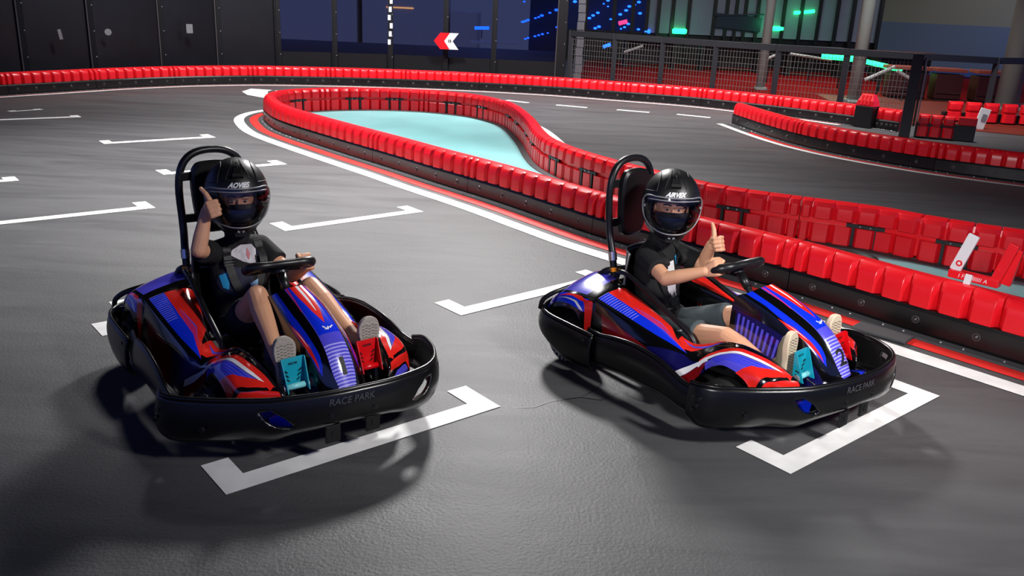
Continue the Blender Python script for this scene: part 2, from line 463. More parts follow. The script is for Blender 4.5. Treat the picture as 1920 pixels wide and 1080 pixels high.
# thin crack in the floor coating between the karts
for pl in ([(.02, 3.38), (.12, 3.40), (.2, 3.47), (.33, 3.52), (.42, 3.50), (.52, 3.60)], [(.33, 3.52), (.40, 3.60), (.44, 3.68)]):
    q = [Vector((x, y, 0)) for x, y in pl]; a = []; b = []
    for i, v in enumerate(q):
        t = (q[min(i+1, len(q)-1)]-q[max(i-1, 0)]).normalized(); n_ = Vector((-t.y, t.x, 0))*.003*(1 if 0 < i < len(q)-1 else .2)
        a.append((v+n_)[:2]); b.append((v-n_)[:2])
    poly_obj('floor_crack', a+b[::-1], .0015, M_strap, label='thin dark crack in the floor between the karts')
# floor beyond the fence
poly_obj('floor_carpet', [(1.0, 17.7), (2.9, 17.0), (5.2, 15.0), (6.2, 14.7), (9, 13.2), (20, 13.2), (20, 28), (2.0, 28)], .004, M_carpet, label='deep red carpet beyond the fence')
poly_obj('floor_boards', [(6.0, 15.1), (8.6, 13.3), (20, 12), (20, 19.5), (6.5, 19.5)], .006, M_brown, label='reddish brown floor by the right columns')

# ------------------------------------------------------------------ barriers
def block_mesh(name, w):
    prof = [(-.012, .155), (.012, .16), (.011, .225)]+[(.011-.068*math.sin(a)**1.0*0-.068*(1-math.cos(a)), .235+.095*math.sin(a)) for a in [PI/2*k/6 for k in range(1, 7)]]
    prof += [(-.10, .33), (-.14, .318), (-.160, .285), (-.166, .21), (-.164, .194), (-.120, .190), (-.120, .160), (-.166, .156), (-.168, .012), (-.12, .012), (-.10, .15)]
    c = (-.08, .2)
    bm = bmesh.new(); h = w/2; ck = 1 if w > .1 else .6
    def ring(x, k):
        out = []
        for n, z in prof:
            if k: 
                tp = max(0, 1-(max(0, z-.235)/.095)**2); nn = n-(.036*tp if n > -.08 else (-.034*tp if n < -.10 else 0)); zz = z
                out.append((x, nn, zz))
            else: out.append((x, n, z))
        return out
    loft(bm, [ring(-h, 1), ring(-h+.026*ck, 0), ring(h-.026*ck, 0), ring(h, 1)], True, True)
    bmesh.ops.recalc_face_normals(bm, faces=bm.faces[:])
    bmesh.ops.bevel(bm, geom=[e for e in bm.edges if e.is_manifold and e.calc_face_angle(0) > .5], offset=.0022, segments=1, affect='EDGES')
    me = bpy.data.meshes.new(name); bm.to_mesh(me); bm.free(); me.materials.append(M_red)
    me.polygons.foreach_set('use_smooth', [True]*len(me.polygons)); me.set_sharp_from_angle(angle=.33)
    return me
ME_block = block_mesh('red_block', .1515); ME_half = block_mesh('red_half_block', .0745)
bm = bmesh.new(); sphere(bm, (0, .003, 0), .011, 10, (1, .7, 1)); tube(bm, [(.019*math.cos(2*PI*k/16), 0, .019*math.sin(2*PI*k/16)) for k in range(16)], .0035, 6, closed=True)
ME_bolt = bpy.data.meshes.new('bolt'); bm.to_mesh(ME_bolt); bm.free(); ME_bolt.materials.append(M_washer)
bm = bmesh.new(); sphere(bm, (0, 0, 0), .0075, 8)
ME_stud = bpy.data.meshes.new('stud'); bm.to_mesh(ME_stud); bm.free(); ME_stud.materials.append(M_bolt)
bm = bmesh.new()
bx(bm, (0, -.147, .172), (.26, .02, .026)); bx(bm, (-.078, -.15, .095), (.02, .03, .15)); bx(bm, (.078, -.15, .095), (.02, .03, .15))
sphere(bm, (-.035, -.158, .172), .008, 8, mi=1); sphere(bm, (.035, -.158, .172), .008, 8, mi=1)
ME_strap = bpy.data.meshes.new('back_strap'); bm.to_mesh(ME_strap); bm.free(); ME_strap.materials.append(M_strap); ME_strap.materials.append(M_bolt)

def child(name, me, parent, M):
    o = bpy.data.objects.new(name, me); col.objects.link(o); o.parent = parent; o.matrix_local = M; return o
def sweep(path, t0, t1, prof, n):
    rings = []
    for i in range(n+1):
        p, T, N = path.frame(t0+(t1-t0)*i/n)
        rings.append([p+N*a+Vector((0, 0, z)) for a, z in prof])
    bm = bmesh.new(); loft(bm, rings, True, True); bmesh.ops.recalc_face_normals(bm, faces=bm.faces[:]); return bm
RAIL = [(-.03, .012), (.010, .012), (.016, .03), (.016, .14), (.008, .158), (-.03, .158)]
CORE = [(-.045, .03), (-.045, .27), (-.065, .312), (-.12, .312), (-.130, .27), (-.130, .03)]
SKIRT = [(.012, .001), (.075, .001), (.07, .009), (.012, .014)]
SKIRT2 = [(-.16, .001), (-.16, .012), (-.235, .009), (-.24, .001)]
ORD = ['first', 'second', 'third', 'fourth', 'fifth', 'sixth', 'seventh', 'eighth', 'ninth', 'tenth', 'eleventh', 'twelfth', 'thirteenth', 'fourteenth', 'fifteenth']
def barrier(path, labels, group, nseg, ts=0., te=None):
    te = path.L if te is None else te
    Ls = (te-ts)/nseg
    for i in range(nseg):
        t0, t1 = ts+i*Ls+.003, ts+(i+1)*Ls-.003
        p, T, N = path.frame((t0+t1)/2)
        root = empty('barrier_segment', p, math.atan2(T.y, T.x)); bpy.context.view_layer.update()
        inv = (Matrix.Translation(p) @ Matrix.Rotation(math.atan2(T.y, T.x), 4, 'Z')).inverted()
        tag(root, labels(i), 'barrier', group)
        def part(name, prof, m, n=12):
            bm = sweep(path, t0, t1, prof, n); bmesh.ops.transform(bm, matrix=inv, verts=bm.verts[:]); return bm_obj(name, bm, m, root)
        part('rubber_rail', RAIL, M_rail); part('core', CORE, M_red); part('skirt', SKIRT, M_skirt)
        if path is island: part('rear_skirt', SKIRT2, M_skirt)
        # blocks: half, n full, half
        n = max(1, round((t1-t0-.156)/.156)); w = (t1-t0)/(n+1); x = t0
        seq = ['h']+['f']*n+['h']
        for k, q in enumerate(seq):
            ww = w if q == 'f' else w/2
            pp, TT, NN = path.frame(x+ww/2, .04); x += ww
            M = inv @ Matrix.Translation(pp) @ Matrix.Rotation(math.atan2(TT.y, TT.x), 4, 'Z') @ Matrix.Diagonal((ww/.156 if q == 'f' else ww/.078, 1, 1, 1))
            child('red_block', ME_block if q == 'f' else ME_half, root, M)
            if q == 'f' and k in (3, 7, 11): child('back_strap', ME_strap, root, M)
        for k in range(5):
            t = t0+(t1-t0)*(k+.5)/5
            pp, TT, NN = path.frame(t)
            M = inv @ Matrix.Translation(pp+NN*.016+Vector((0, 0, .088))) @ Matrix.Rotation(math.atan2(TT.y, TT.x), 4, 'Z')
            child('bolt', ME_bolt, root, M)
            for dt in (-.06, .06):
                pp, TT, NN = path.frame(t+dt+.1)
                child('skirt_stud', ME_stud, root, inv @ Matrix.Translation(pp+NN*.045+Vector((0, 0, .012))))
def lab_island(i):
    if i < 6: return f'{ORD[i]} red and black barrier segment of the island front row counted from the picture right'
    if i < 9: return f'{ORD[i-6]} red and black barrier segment around the far rounded tip of the island'
    return f'{ORD[i-9]} barrier segment of the island back row counted from the rounded tip to the right'
barrier(island, lab_island, 'red barrier segments around the teal island', 16)
barrier(outer, lambda i: f'{ORD[i]} red-topped segment of the long outer barrier counted from the gate post', 'red barrier segments along the outer wall', 13, .71)
barrier(outer, lambda i: 'short red-topped barrier stub between the taller end piece and the gate post', None, 1, .0, .39)
barrier(right, lambda i: f'{ORD[i]} segment of the short right-hand barrier counted from the picture edge', 'red barrier segments of the right barrier', 3)

# taller end piece and end cap by the gate post
p, T, N = outer.frame(.55)
root = empty('barrier_end_piece', p+N*.04, math.atan2(T.y, T.x))
tag(root, 'taller red and black barrier end piece standing left of the gate post', 'barrier')
bm = bmesh.new(); bx(bm, (0, -.03, .17), (.30, .20, .335), bevel=.008); bm_obj('black_box', bm, M_strap, root)
bm = bmesh.new()
loft(bm, [[(-.15, .07, .34), (.15, .07, .34), (.15, -.13, .34), (-.15, -.13, .34)], [(-.13, .06, .42), (.13, .06, .42), (.13, -.12, .42), (-.13, -.12, .42)], [(-.09, .02, .52), (.09, .02, .52), (.09, -.08, .52), (-.09, -.08, .52)]], True, True)
for s in (-.06, .0, .06): bx(bm, (s, .05, .43), (.03, .03, .15), Matrix.Rotation(.25, 3, 'X'))
bm_obj('red_cap', bm, M_red, root)
root = empty('barrier_end_block', (6.27, 12.89, 0), math.atan2(-.30, .78))
tag(root, 'short red and black barrier block right of the gate post', 'barrier')
bm = bmesh.new(); bx(bm, (0, 0, .12), (.80, .14, .23), bevel=.01); bm_obj('black_rail', bm, M_strap, root)
for k in range(3):
    child('red_block', ME_block, root, Matrix.Translation((-.30+.17*k, .05, .02)))
bm = bmesh.new(); bx(bm, (.28, -.01, .29), (.24, .13, .12), bevel=.015); bm_obj('red_cap', bm, M_red, root)
root = empty('far_barrier', (9.4, 15.2, 0), math.atan2(-.12, 1))
tag(root, 'low red barrier row on the brown floor at the right edge beyond the gate', 'barrier')
bm = bmesh.new(); bx(bm, (0, 0, .08), (4.0, .14, .15), bevel=.01); bm_obj('black_rail', bm, M_strap, root)
for k in range(13):
    child('red_block', ME_block, root, Matrix.Translation((-1.85+.30*k, -.02, .02)) @ Matrix.Diagonal((1.5, 1, 1, 1)))
root = empty('white_bracket', (7.55, 14.35, 0), -.1)
tag(root, 'white plastic bracket leaning between the barrier end block and the far red barrier', 'bracket')
bm = bmesh.new(); bx(bm, (0, 0, .17), (.16, .03, .34), Matrix.Rotation(.2, 3, 'Y'), .004); bm_obj('plate', bm, M_print, root)
bm = bmesh.new(); bx(bm, (.02, -.02, .20), (.07, .012, .10), Matrix.Rotation(.2, 3, 'Y')); bm_obj('slot', bm, M_hub, root)

# loose red and white bracket hung on the island front row
root = empty('barrier_bracket', (2.51, 4.50, .335), -.80)
tag(root, 'loose red and white plastic bracket resting on the island front row at the right edge', 'bracket')
bm = bmesh.new(); bx(bm, (0, 0, .022), (.26, .06, .044), bevel=.006); b_ = bm_obj('base_bar', bm, M_red, root)
text_on('lettering', 'I FLE IIIIII A', lambda x, y: Vector((x, -.0315, .022+y)), M_print, b_, .032, .2, 0)
bm = bmesh.new(); bx(bm, (-.075, .0, .145), (.058, .022, .22), Matrix.Rotation(.28, 3, 'Y'), .004); w_ = bm_obj('white_arm', bm, M_print, root)
bm = bmesh.new(); tube(bm, [(-.088, -.012, .085), (-.088, -.0135, .085)], .017, 20); e_ = bm_obj('round_emblem', bm, M_red, w_)
bm = bmesh.new(); tube(bm, [(-.088, -.0136, .085), (-.088, -.0142, .085)], .009, 6); bm_obj('emblem_mark', bm, M_print, e_)
bm = bmesh.new(); bx(bm, (.13, .0, .13), (.05, .03, .24), Matrix.Rotation(.25, 3, 'Y'), .004); bx(bm, (.155, .035, .115), (.06, .03, .20), Matrix.Rotation(.12, 3, 'Y'), .004)
sphere(bm, (.115, -.017, .1), .006, 8); bm_obj('red_arm', bm, M_red, root)
bm = bmesh.new(); bx(bm, (-.015, -.05, .008), (.035, .02, .075), Matrix.Rotation(-.35, 3, 'X'), .003); bm_obj('white_clip', bm, M_print, root)
# dark half tyre on the teal floor
bm = bmesh.new()
tube(bm, [(.17*math.cos(2*PI*k/36), .17*math.sin(2*PI*k/36), .045) for k in range(36)], .05, 10, closed=True)
bmesh.ops.transform(bm, matrix=Matrix.Translation((2.33, 5.80, .006)) @ Matrix.Diagonal((1, 1, 1, 1)), verts=bm.verts[:])
tag(bm_obj('tyre', bm, M_tyre, smooth=True), 'black tyre lying on the teal floor behind the island front row', 'tyre')
bm = bmesh.new(); bx(bm, (0, 0, .012), (.30, .13, .02), bevel=.006)
tag(bm_obj('rubber_ramp', bm, M_skirt, M=Matrix.Translation((2.07, 4.50, .003)) @ Matrix.Rotation(-.75, 4, 'Z')), 'grey rubber flap on the floor against the island front row', 'flap')
# ------------------------------------------------------------------ walls, night windows, fence
def wall_panel(name, a, b, z0, z1, th, m, kind='structure', label=None):
    A = Vector((*a, 0)); B = Vector((*b, 0)); d = B-A
    bm = bmesh.new(); bx(bm, (0, 0, 0), (d.length, th, z1-z0))
    o = bm_obj(name, bm, m, M=Matrix.Translation((A+B)/2+Vector((0, 0, (z0+z1)/2))) @ Matrix.Rotation(math.atan2(d.y, d.x), 4, 'Z'))
    o['kind'] = kind
    if label: o['label'] = label
    return o
WP = [(-9.6, 12.2), (-8.95, 13.4), (-8.11, 14.44), (-7.32, 15.16), (-6.58, 16.28), (-5.85, 17.19), (-4.88, 17.82), (-3.83, 18.2), (-2.73, 18.45), (-1.59, 18.45), (-.59, 18.40), (.79, 18.39)]
n = 0
for i, (a, b) in enumerate(zip(WP, WP[1:])):
    n += 1
    if i < 6: wall_panel(f'wall_{"left" if i < 3 else "back"}', a, b, 0, 5, .03, M_curtain, label='dark curtained wall panel behind the outer barrier')
    else: wall_panel(f'window_{n}', a, b, .5, 5, .012, M_pane, label='dark night window behind the outer barrier'); wall_panel('wall_back', a, b, 0, .5, .04, M_mullion)
for i, p in enumerate(WP):
    d = Vector((*p, 0)).normalized(); q = Vector((*p, 0))-d*.05
    bm = bmesh.new(); w = .19 if i == len(WP)-1 else .085
    bx(bm, (0, 0, 2.5), (w, .07, 5), bevel=.006)
    for k in range(6): sphere(bm, (w*.3, -.036, .45+.42*k), .012, 6, mi=1)
    bx(bm, (-w*.5-.012, -.02, 2.5), (.022, .03, 5), mi=2 if i in (2, 3, 4, 5, 11) else 0)
    tag(bm_obj(f'trim_{i+1}', bm, [M_mullion, M_hub, M_washer], M=Matrix.Translation(q) @ Matrix.Rotation(math.atan2(d.y, d.x)-PI/2, 4, 'Z')), kind='structure', label='dark upright window post of the back wall')
bm = bmesh.new(); bx(bm, (2, 13, 5.6), (36, 38, .1))
tag(bm_obj('ceiling', bm, M_dark), kind='structure')

for k, (x, y, z, w, h, lb) in enumerate([(-7.65, 14.72, .82, .05, .16, 'small torn white scrap on the dark curtain, leftmost of three'), (-7.12, 15.30, .86, .10, .13, 'small round white sticker on the dark curtain, between two scraps'), (-6.18, 16.55, .92, .11, .16, 'small white paper label on the dark curtain, rightmost of three')]):
    d = Vector((x, y, 0)).normalized()
    bm = bmesh.new()
    if k == 1: tube(bm, [(0, -.012, 0), (0, -.004, 0)], .055, 16)
    else: bx(bm, (0, -.008, 0), (w, .008, h), Matrix.Rotation(-.15 if k == 0 else 0, 3, 'Y'))
    tag(bm_obj('paper_label', bm, M_hub, M=Matrix.Translation(Vector((x, y, z))-d*.10) @ Matrix.Rotation(math.atan2(d.y, d.x)-PI/2, 4, 'Z')), lb, 'label')
# chevron sign on the back wall
root = empty('chevron_sign', (-1.56, 18.10, .83), .05)
tag(root, 'small red and white arrow sign pointing left on the dark back wall', 'sign')
def plate(name, pts, y0, y1, m, parent):
    bm = bmesh.new(); A = [bm.verts.new((x, y0, z)) for x, z in pts]; B = [bm.verts.new((x, y1, z)) for x, z in pts]
    bm.faces.new(A[::-1]); bm.faces.new(B)
    for k in range(len(pts)): bm.faces.new((A[k], A[(k+1) % len(pts)], B[(k+1) % len(pts)], B[k]))
    bmesh.ops.recalc_face_normals(bm, faces=bm.faces[:]); return bm_obj(name, bm, m, parent)
plate('red_chevron', [(-.25, .0), (-.12, .16), (.07, .16), (-.04, 0), (.07, -.16), (-.12, -.16)], 0, .03, M_red, root)
wc = plate('white_chevron', [(-.04, 0), (.07, .16), (.25, .16), (.13, 0), (.25, -.16), (.07, -.16)], 0, .03, M_print, root)
text_on('lettering', '15', lambda x, y: Vector((.065+x, -.004, y)), M_dark, wc, .075, 0, .003)
bm = bmesh.new(); bx(bm, (.06, .1, 0), (.03, .16, .03)); bm_obj('bracket', bm, M_mullion, root)

# steel safety fence behind the outer barrier
FP = [(.96, 18.05, 1.15), (1.78, 17.37, 1.15), (2.62, 16.79, 1.15), (3.47, 16.10, 1.15), (4.40, 15.42, 1.155), (5.40, 14.92, 1.155), (6.43, 14.65, 1.15), (8.25, 15.6, 1.1), (9.4, 16.2, 1.1)]
fence = empty('safety_fence', (FP[0][0], FP[0][1], 0))
tag(fence, 'grey steel safety fence with wire mesh panels behind the outer barrier', 'fence')
FM = Matrix.Translation((-FP[0][0], -FP[0][1], 0))
for i, (x, y, h) in enumerate(FP):
    bm = bmesh.new(); dd = Vector((x, y, 0)).normalized()
    bx(bm, (x, y, h/2), (.10, .06, h), Matrix.Rotation(math.atan2(dd.y, dd.x)-PI/2, 3, 'Z'), .004); bx(bm, (x, y, .006), (.2, .14, .012), bevel=.002)
    bm_obj('post', bm, M_post, fence, M=FM)
for i, (a, b) in enumerate(zip(FP, FP[1:])):
    A = Vector(a); B = Vector(b); d = B-A
    rot = d.to_track_quat('X', 'Z').to_matrix()
    bm = bmesh.new(); bx(bm, (A+B)/2-Vector((0, 0, .055)), (d.length+.08, .07, .11), rot, .004); bm_obj('top_rail', bm, M_post, fence, M=FM)
    if i < 6:
        bm = bmesh.new(); h = a[2]-.14; ln = d.length-.1; c = (A+B)/2
        k = 0
        nv = int(ln/.058)
        for q in range(nv+1):
            t = -ln/2+ln*q/nv; bx(bm, c+rot @ Vector((t, 0, 0))-Vector((0, 0, a[2]-.1-h/2)), (.006, .006, h-.06), rot)
        for q in range(int(h/.10)+1):
            bx(bm, Vector((c.x, c.y, .09+.10*q)), (ln, .006, .006), rot)
        bm_obj('mesh_panel', bm, M_wire, fence, M=FM)
gp = empty('gate_post', (5.72, 12.96, 0), -.42)
tag(gp, 'thick dark grey gate post standing in front of the outer barrier end', 'post')
bm = bmesh.new(); bx(bm, (0, 0, .60), (.15, .08, 1.20), bevel=.005); bm_obj('upright', bm, M_post, gp)
bm = bmesh.new(); bx(bm, (.10, .0, .66), (.03, .05, .98)); bm_obj('gate_edge', bm, M_strap, gp)
bm = bmesh.new(); tube(bm, [(.135, -.02, .26), (.135, -.02, .95), (.115, -.02, 1.05), (.115, -.02, 1.13)], .009, 8); bm_obj('light_trim', bm, M_hub, gp)

# pillars
for i, (x, y, rr, lb) in enumerate([(6.78, 18.0, .13, 'slim pale round pillar behind the middle of the fence'), (5.4, 20.0, .10, 'farther slim pale round pillar by the green lit windows'), (9.9, 18.0, .22, 'thick pale round pillar at the right edge')]):
    bm = bmesh.new(); tube(bm, [(x, y, 0), (x, y, 5.5)], rr, 28); bx(bm, (x, y, .03), (rr*2.4, rr*2.4, .06), bevel=.01)
    o = bm_obj('pillar', bm, M_column, smooth=False); o['kind'] = 'structure'; o['label'] = lb
    o.data.polygons.foreach_set('use_smooth', [len(p.vertices) == 4 and abs(p.normal.z) < .1 for p in o.data.polygons])

# far glazed hall wall beyond the carpet
M_frost = mat('frosted_far_window', (122, 130, 150), .5, var=.12, vscale=.6)
M_farwall = mat('far_grey_wall', (118, 116, 110), .8)
M_farwash = mat('far_wall_blue_light', (84, 98, 126), .8)  # blue wash of light on the grey wall put into the colour
XS = [3.78, 4.13, 4.57, 5.06, 5.85, 6.22, 6.51, 6.79, 7.17, 7.60, 7.97, 8.51, 9.06, 9.61, 10.1, 10.94]
wall_panel('wall_far', (1.2, 28.1), (12.4, 28.1), 0, .9, .1, M_mullion)
for i, (a, b) in enumerate(zip(XS, XS[1:])):
    wall_panel(f'window_{20+i}', (a, 28), (b, 28), .9, 5.5, .03, M_frost, label='frosted tall window pane of the far hall wall')
for i, a in enumerate(XS+[2.76, 3.34, 1.9]):
    bm = bmesh.new(); bx(bm, (a, 27.94, 2.9), (.10, .08, 5.2)); tag(bm_obj(f'trim_{40+i}', bm, M_mullion), kind='structure')
wall_panel('wall_right', (10.94, 28), (19, 25.2), 1.55, 5.5, .1, M_farwall, label='grey upper wall at the far right')
wall_panel('wall_right', (10.94, 27.97), (19, 25.17), .3, 1.55, .1, M_farwash, label='grey lower wall at the far right, its blue light painted on')
bm = bmesh.new(); bx(bm, (6.6, 27.9, 1.32), (1.4, .05, .42), Matrix.Rotation(.07, 3, 'Y')); bx(bm, (6.6, 27.86, 1.55), (1.5, .05, .04), Matrix.Rotation(-.06, 3, 'Y'))
tag(bm_obj('dark_screen', bm, mat('navy_screen', (26, 34, 58), .4)), 'dark navy screen leaning across the far frosted windows', 'screen')
def lamp_mat(name, rgb, s): return mat(name, rgb, .5, emit=s)
ML_green = lamp_mat('green_led', (30, 255, 120), 5); ML_blue = lamp_mat('blue_led', (22, 86, 255), 4.5); ML_pink = lamp_mat('pink_led', (235, 60, 120), 1.6); ML_tape = lamp_mat('tape_glow', (215, 220, 240), .75); ML_warm = lamp_mat('warm_window', (255, 190, 110), 1.5)
def led(a, b, rr, m, label):
    bm = bmesh.new(); tube(bm, [a, b], rr, 8); o = tag(bm_obj('led_strip', bm, m), label, 'light')
    if a.y < 27 or a.y > 29: stand(o, (a+b)/2, rr)
    return o
def stand(o, p, rr):
    bm = bmesh.new(); tube(bm, [Vector((p.x, p.y, .008)), Vector((p.x, p.y, p.z-rr*.6))], .02, 8); bm_obj('stand', bm, M_dark, o)
def at(px, py, Y):
    d = f+((px-960)/fpx)*r-((py-540)/fpx)*u; t = Y/d.y
    return Vector((0, 0, 1.68))+d*t
led(at(1260, 58, 27.95), at(1287, 59, 27.95), .08, ML_green, 'short green light at the foot of the frosted windows, leftmost green one')
led(at(1437, 53, 27.95), at(1468, 54, 27.95), .07, ML_green, 'short green light beside the slim pillar at the far windows')
led(at(1489, 24, 27.95), at(1502, 23.5, 27.95), .05, ML_green, 'faint higher green light on the far windows, left one of the pair')
led(at(1508, 23, 27.95), at(1527, 21, 27.95), .05, ML_green, 'faint higher green light on the far windows, right one of the pair')
led(at(1540, 104, 21.5), at(1618, 112, 21.2), .07, ML_green, 'long green light tube under the fence rail, left half')
led(at(1622, 115, 21.2), at(1690, 131, 20.5), .055, ML_green, 'long green light tube under the fence rail, right half')
led(at(1208, 59, 27.95), at(1219, 59, 27.95), .06, ML_blue, 'small pale blue light at the left end of the far windows')
led(at(1131, 88, 24), at(1145, 83, 24), .045, ML_blue, 'blue light tube glimpsed through the left end of the fence')
led(at(1160, 44, 36), at(1176, 40, 36), .08, ML_pink, 'small pink light outside the left far windows')
led(at(1139, 74, 30), at(1145, 73, 30), .08, ML_pink, 'small pink light just below the fence rail at the left')
def add_light(kind, name, loc, energy, color=(1, 1, 1), size=.5, rot=None, spot=None, size_y=None, blend=.6):
    l = bpy.data.lights.new(name, kind); l.energy = energy; l.color = color
    if kind == 'AREA':
        l.size = size
        if size_y: l.shape = 'RECTANGLE'; l.size_y = size_y
    elif kind == 'SPOT': l.spot_size = spot; l.spot_blend = blend; l.shadow_soft_size = size
    else: l.shadow_soft_size = size
    o = bpy.data.objects.new(name, l); col.objects.link(o); o.location = loc
    if rot is not None: o.rotation_euler = Vector(rot).to_track_quat('-Z', 'Y').to_euler()
    return o
G = (.05, 1, .35)
add_light('POINT', 'green_glow', at(1273, 55, 27.3), 6, G, .1)
add_light('POINT', 'green_glow', at(1455, 45, 27.2), 10, G, .1)
add_light('POINT', 'green_glow', at(1515, 26, 27.3), 8, G, .1)
add_light('POINT', 'blue_glow', (14.2, 25.0, 1.4), 14, (.1, .35, 1), .3)

# dark counters and tables beyond the fence
M_maroon = mat('maroon_panel', (58, 12, 12), .5); M_tabletop = mat('dusty_red_top', (150, 70, 56), .5)
def counter(loc, w, d, h, rz, label, body=M_maroon, top=M_tabletop):
    t = empty('counter', loc, rz); tag(t, label, 'counter', None)
    bm = bmesh.new(); bx(bm, (0, 0, h*.42), (w, d, h*.72), bevel=.01); bm_obj('body', bm, body, t)
    bm = bmesh.new(); bx(bm, (0, 0, h*.9), (w+.08, d+.08, .07), bevel=.01); bm_obj('top', bm, top, t)
    bm = bmesh.new(); bx(bm, (0, 0, h*.03), (w*.94, d*.9, h*.06)); bm_obj('plinth', bm, M_dark, t)
    bm = bmesh.new(); tube(bm, [(-w*.48, -d*.56, h*.24), (w*.48, -d*.56, h*.24)], .012, 8); bm_obj('foot_rail', bm, M_chrome, t)
counter((8.45, 19.6, 0), .80, .5, .72, -.12, 'maroon counter with dusty red top, left one behind the gate post')
counter((9.30, 19.5, 0), .55, .5, .72, -.12, 'maroon counter with dusty red top, middle one behind the gate')
counter((10.25, 19.3, 0), .85, .5, .72, -.12, 'maroon counter with dusty red top, nearest the thick pillar')
counter((11.9, 18.6, 0), .9, .6, .8, -.1, 'black counter at the right edge behind the thick pillar', M_strap, M_hub)
for k, (x, y, w, lb) in enumerate([(3.6, 25.5, 1.6, 'left'), (5.9, 25.6, 1.9, 'second'), (8.1, 25.0, 1.7, 'third'), (10.3, 24.4, 1.6, 'fourth')]):
    t = empty('table', (x, y, 0)); tag(t, f'dark long table beyond the red carpet, {lb} from the left' if k else 'dark long table beyond the red carpet, leftmost one', 'table', 'tables beyond the red carpet')
    bm = bmesh.new(); bx(bm, (0, 0, .78), (w, .6, .06), bevel=.01); bm_obj('table_top', bm, M_tabletop if k in (1, 3) else M_hub, t)
    for sx in (-1, 1):
        bm = bmesh.new(); bx(bm, (sx*w*.42, 0, .375), (.10, .5, .75)); bm_obj('leg', bm, M_dark, t)
    bm = bmesh.new(); bx(bm, (0, .2, .42), (w*.85, .06, .62)); bm_obj('modesty_panel', bm, M_strap, t)
M_strut = mat('pale_strut', (170, 172, 170), .5)
def strut(a, b, label):
    bm = bmesh.new(); tube(bm, [a, b], .035, 8); o = tag(bm_obj('strut', bm, M_strut), label, 'strut'); stand(o, (a+b)/2, .035)
strut(at(1425, 116, 22), at(1460, 101, 22), 'pale diagonal strut behind the fourth fence panel')
strut(at(1621, 150, 18.6), at(1678, 125, 18.6), 'pale diagonal strut behind the fence, crossing the green tube')
strut(at(1682, 133, 18.7), at(1714, 152, 18.7), 'short pale strut beside the gate post')
strut(at(1482, 101, 23), at(1560, 113, 23), 'pale nearly level strut left of the green tube')
strut(at(1170, 98, 23), at(1206, 86, 23), 'dusty diagonal strut behind the second fence panel')
# night city outside
bl = empty('led_building', (3.2, 48, 0)); tag(bl, 'tall dark building outside with rows of small blue lights', 'building')
M_city = mat('night_facade', (225, 208, 180), .8)
BM = Matrix.Translation((-3.2, -48, 0))
bm = bmesh.new(); bx(bm, (3.6, 50, 8), (6.6, 3, 24)); bm_obj('facade', bm, mat('led_facade', (52, 54, 74), .6), bl, M=BM)
rows = [(980, 41, .9), (985, 39.5, .9), (990, 37.5, .9), (1004, 34, .6), (1010, 32, .6), (1016, 29, 1), (1031, 24, .7), (1043, 19, 1), (985, 73, .5), (990, 71, .6), (1003, 68, .6), (1010, 66, .6), (1017, 64, .7), (1027, 62, .4), (983, 3, .5), (1044, 51, .6),
        (1078, 3, 1.1), (1043, 18, .8), (1105, 34, .9), (1112, 29, .9), (1121, 24, .9), (1116, 53, .9), (1123, 50, 1), (1163, 27, 1), (1174, 19.5, 1), (1180, 12, 1), (1198, 4, 1), (1190, 9, .6), (1200, 25, 1), (1178, 45, .9), (1171, 51, .7), (1165, 54, .6), (1197, 55, .8), (1145, 36, .5), (1170, 75, 1), (1158, 79, .6), (1140, 1, .8), (1132, 7, .3), (1140, 12, .3)]
for px, py, s in rows:
    bm = bmesh.new(); sphere(bm, at(px, py, 48.2), (.05*s+.028), 8, (1.35, .5, .8)); bm_obj('led_light', bm, ML_blue, bl, M=BM)
for (x0, x1, h0, nm) in [(-19, -9.3, 16.0, 'left'), (-9.0, -4.4, 16, 'middle'), (-4.1, -2.6, .9, 'low')]:
    t = empty('city_block', ((x0+x1)/2, 52, 0)); tag(t, f'dark city block outside the back windows, {nm} one', 'building', 'dark city blocks outside')
    bm = bmesh.new(); bx(bm, (0, 0, h0/2-1), (x1-x0, 4, h0+2)); bm_obj('facade', bm, M_city, t)
    if nm == 'middle':
        for k in range(5):
            bm = bmesh.new(); bx(bm, (-.2, -2.02, 1.0+1.1*k), (1.5 if k in (0, 2) else 1.1, .02, .05)); bm_obj('lit_window', bm, ML_warm, t)
led(at(890, 52.5, 40), at(917, 52.5, 40), .07, ML_blue, 'bright blue light bar outside the window right of the arrow sign')
led(at(883, 79, 40), at(972, 81, 40), .06, mat('pale_rail_light', (120, 125, 150), .5, emit=.25), 'long pale light rail outside below the blue light bar')
bm = bmesh.new()
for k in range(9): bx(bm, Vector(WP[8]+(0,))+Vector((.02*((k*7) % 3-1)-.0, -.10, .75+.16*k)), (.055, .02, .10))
tag(bm_obj('reflective_tape', bm, ML_tape), 'broken white reflective strip running up a back window post', 'tape')  # shiny tape given a glow to paint the lights it reflects
bm = bmesh.new()
pq = at(1090, 40, 20)
for k in range(16): bx(bm, (pq.x+.006*((k*5) % 3-1), pq.y, .09+.185*k), (.16, .04, .17))
tag(bm_obj('pale_post', bm, mat('pale_foil', (150, 150, 155), .35, metal=.5)), 'pale shiny patched post behind the left end of the fence', 'post')
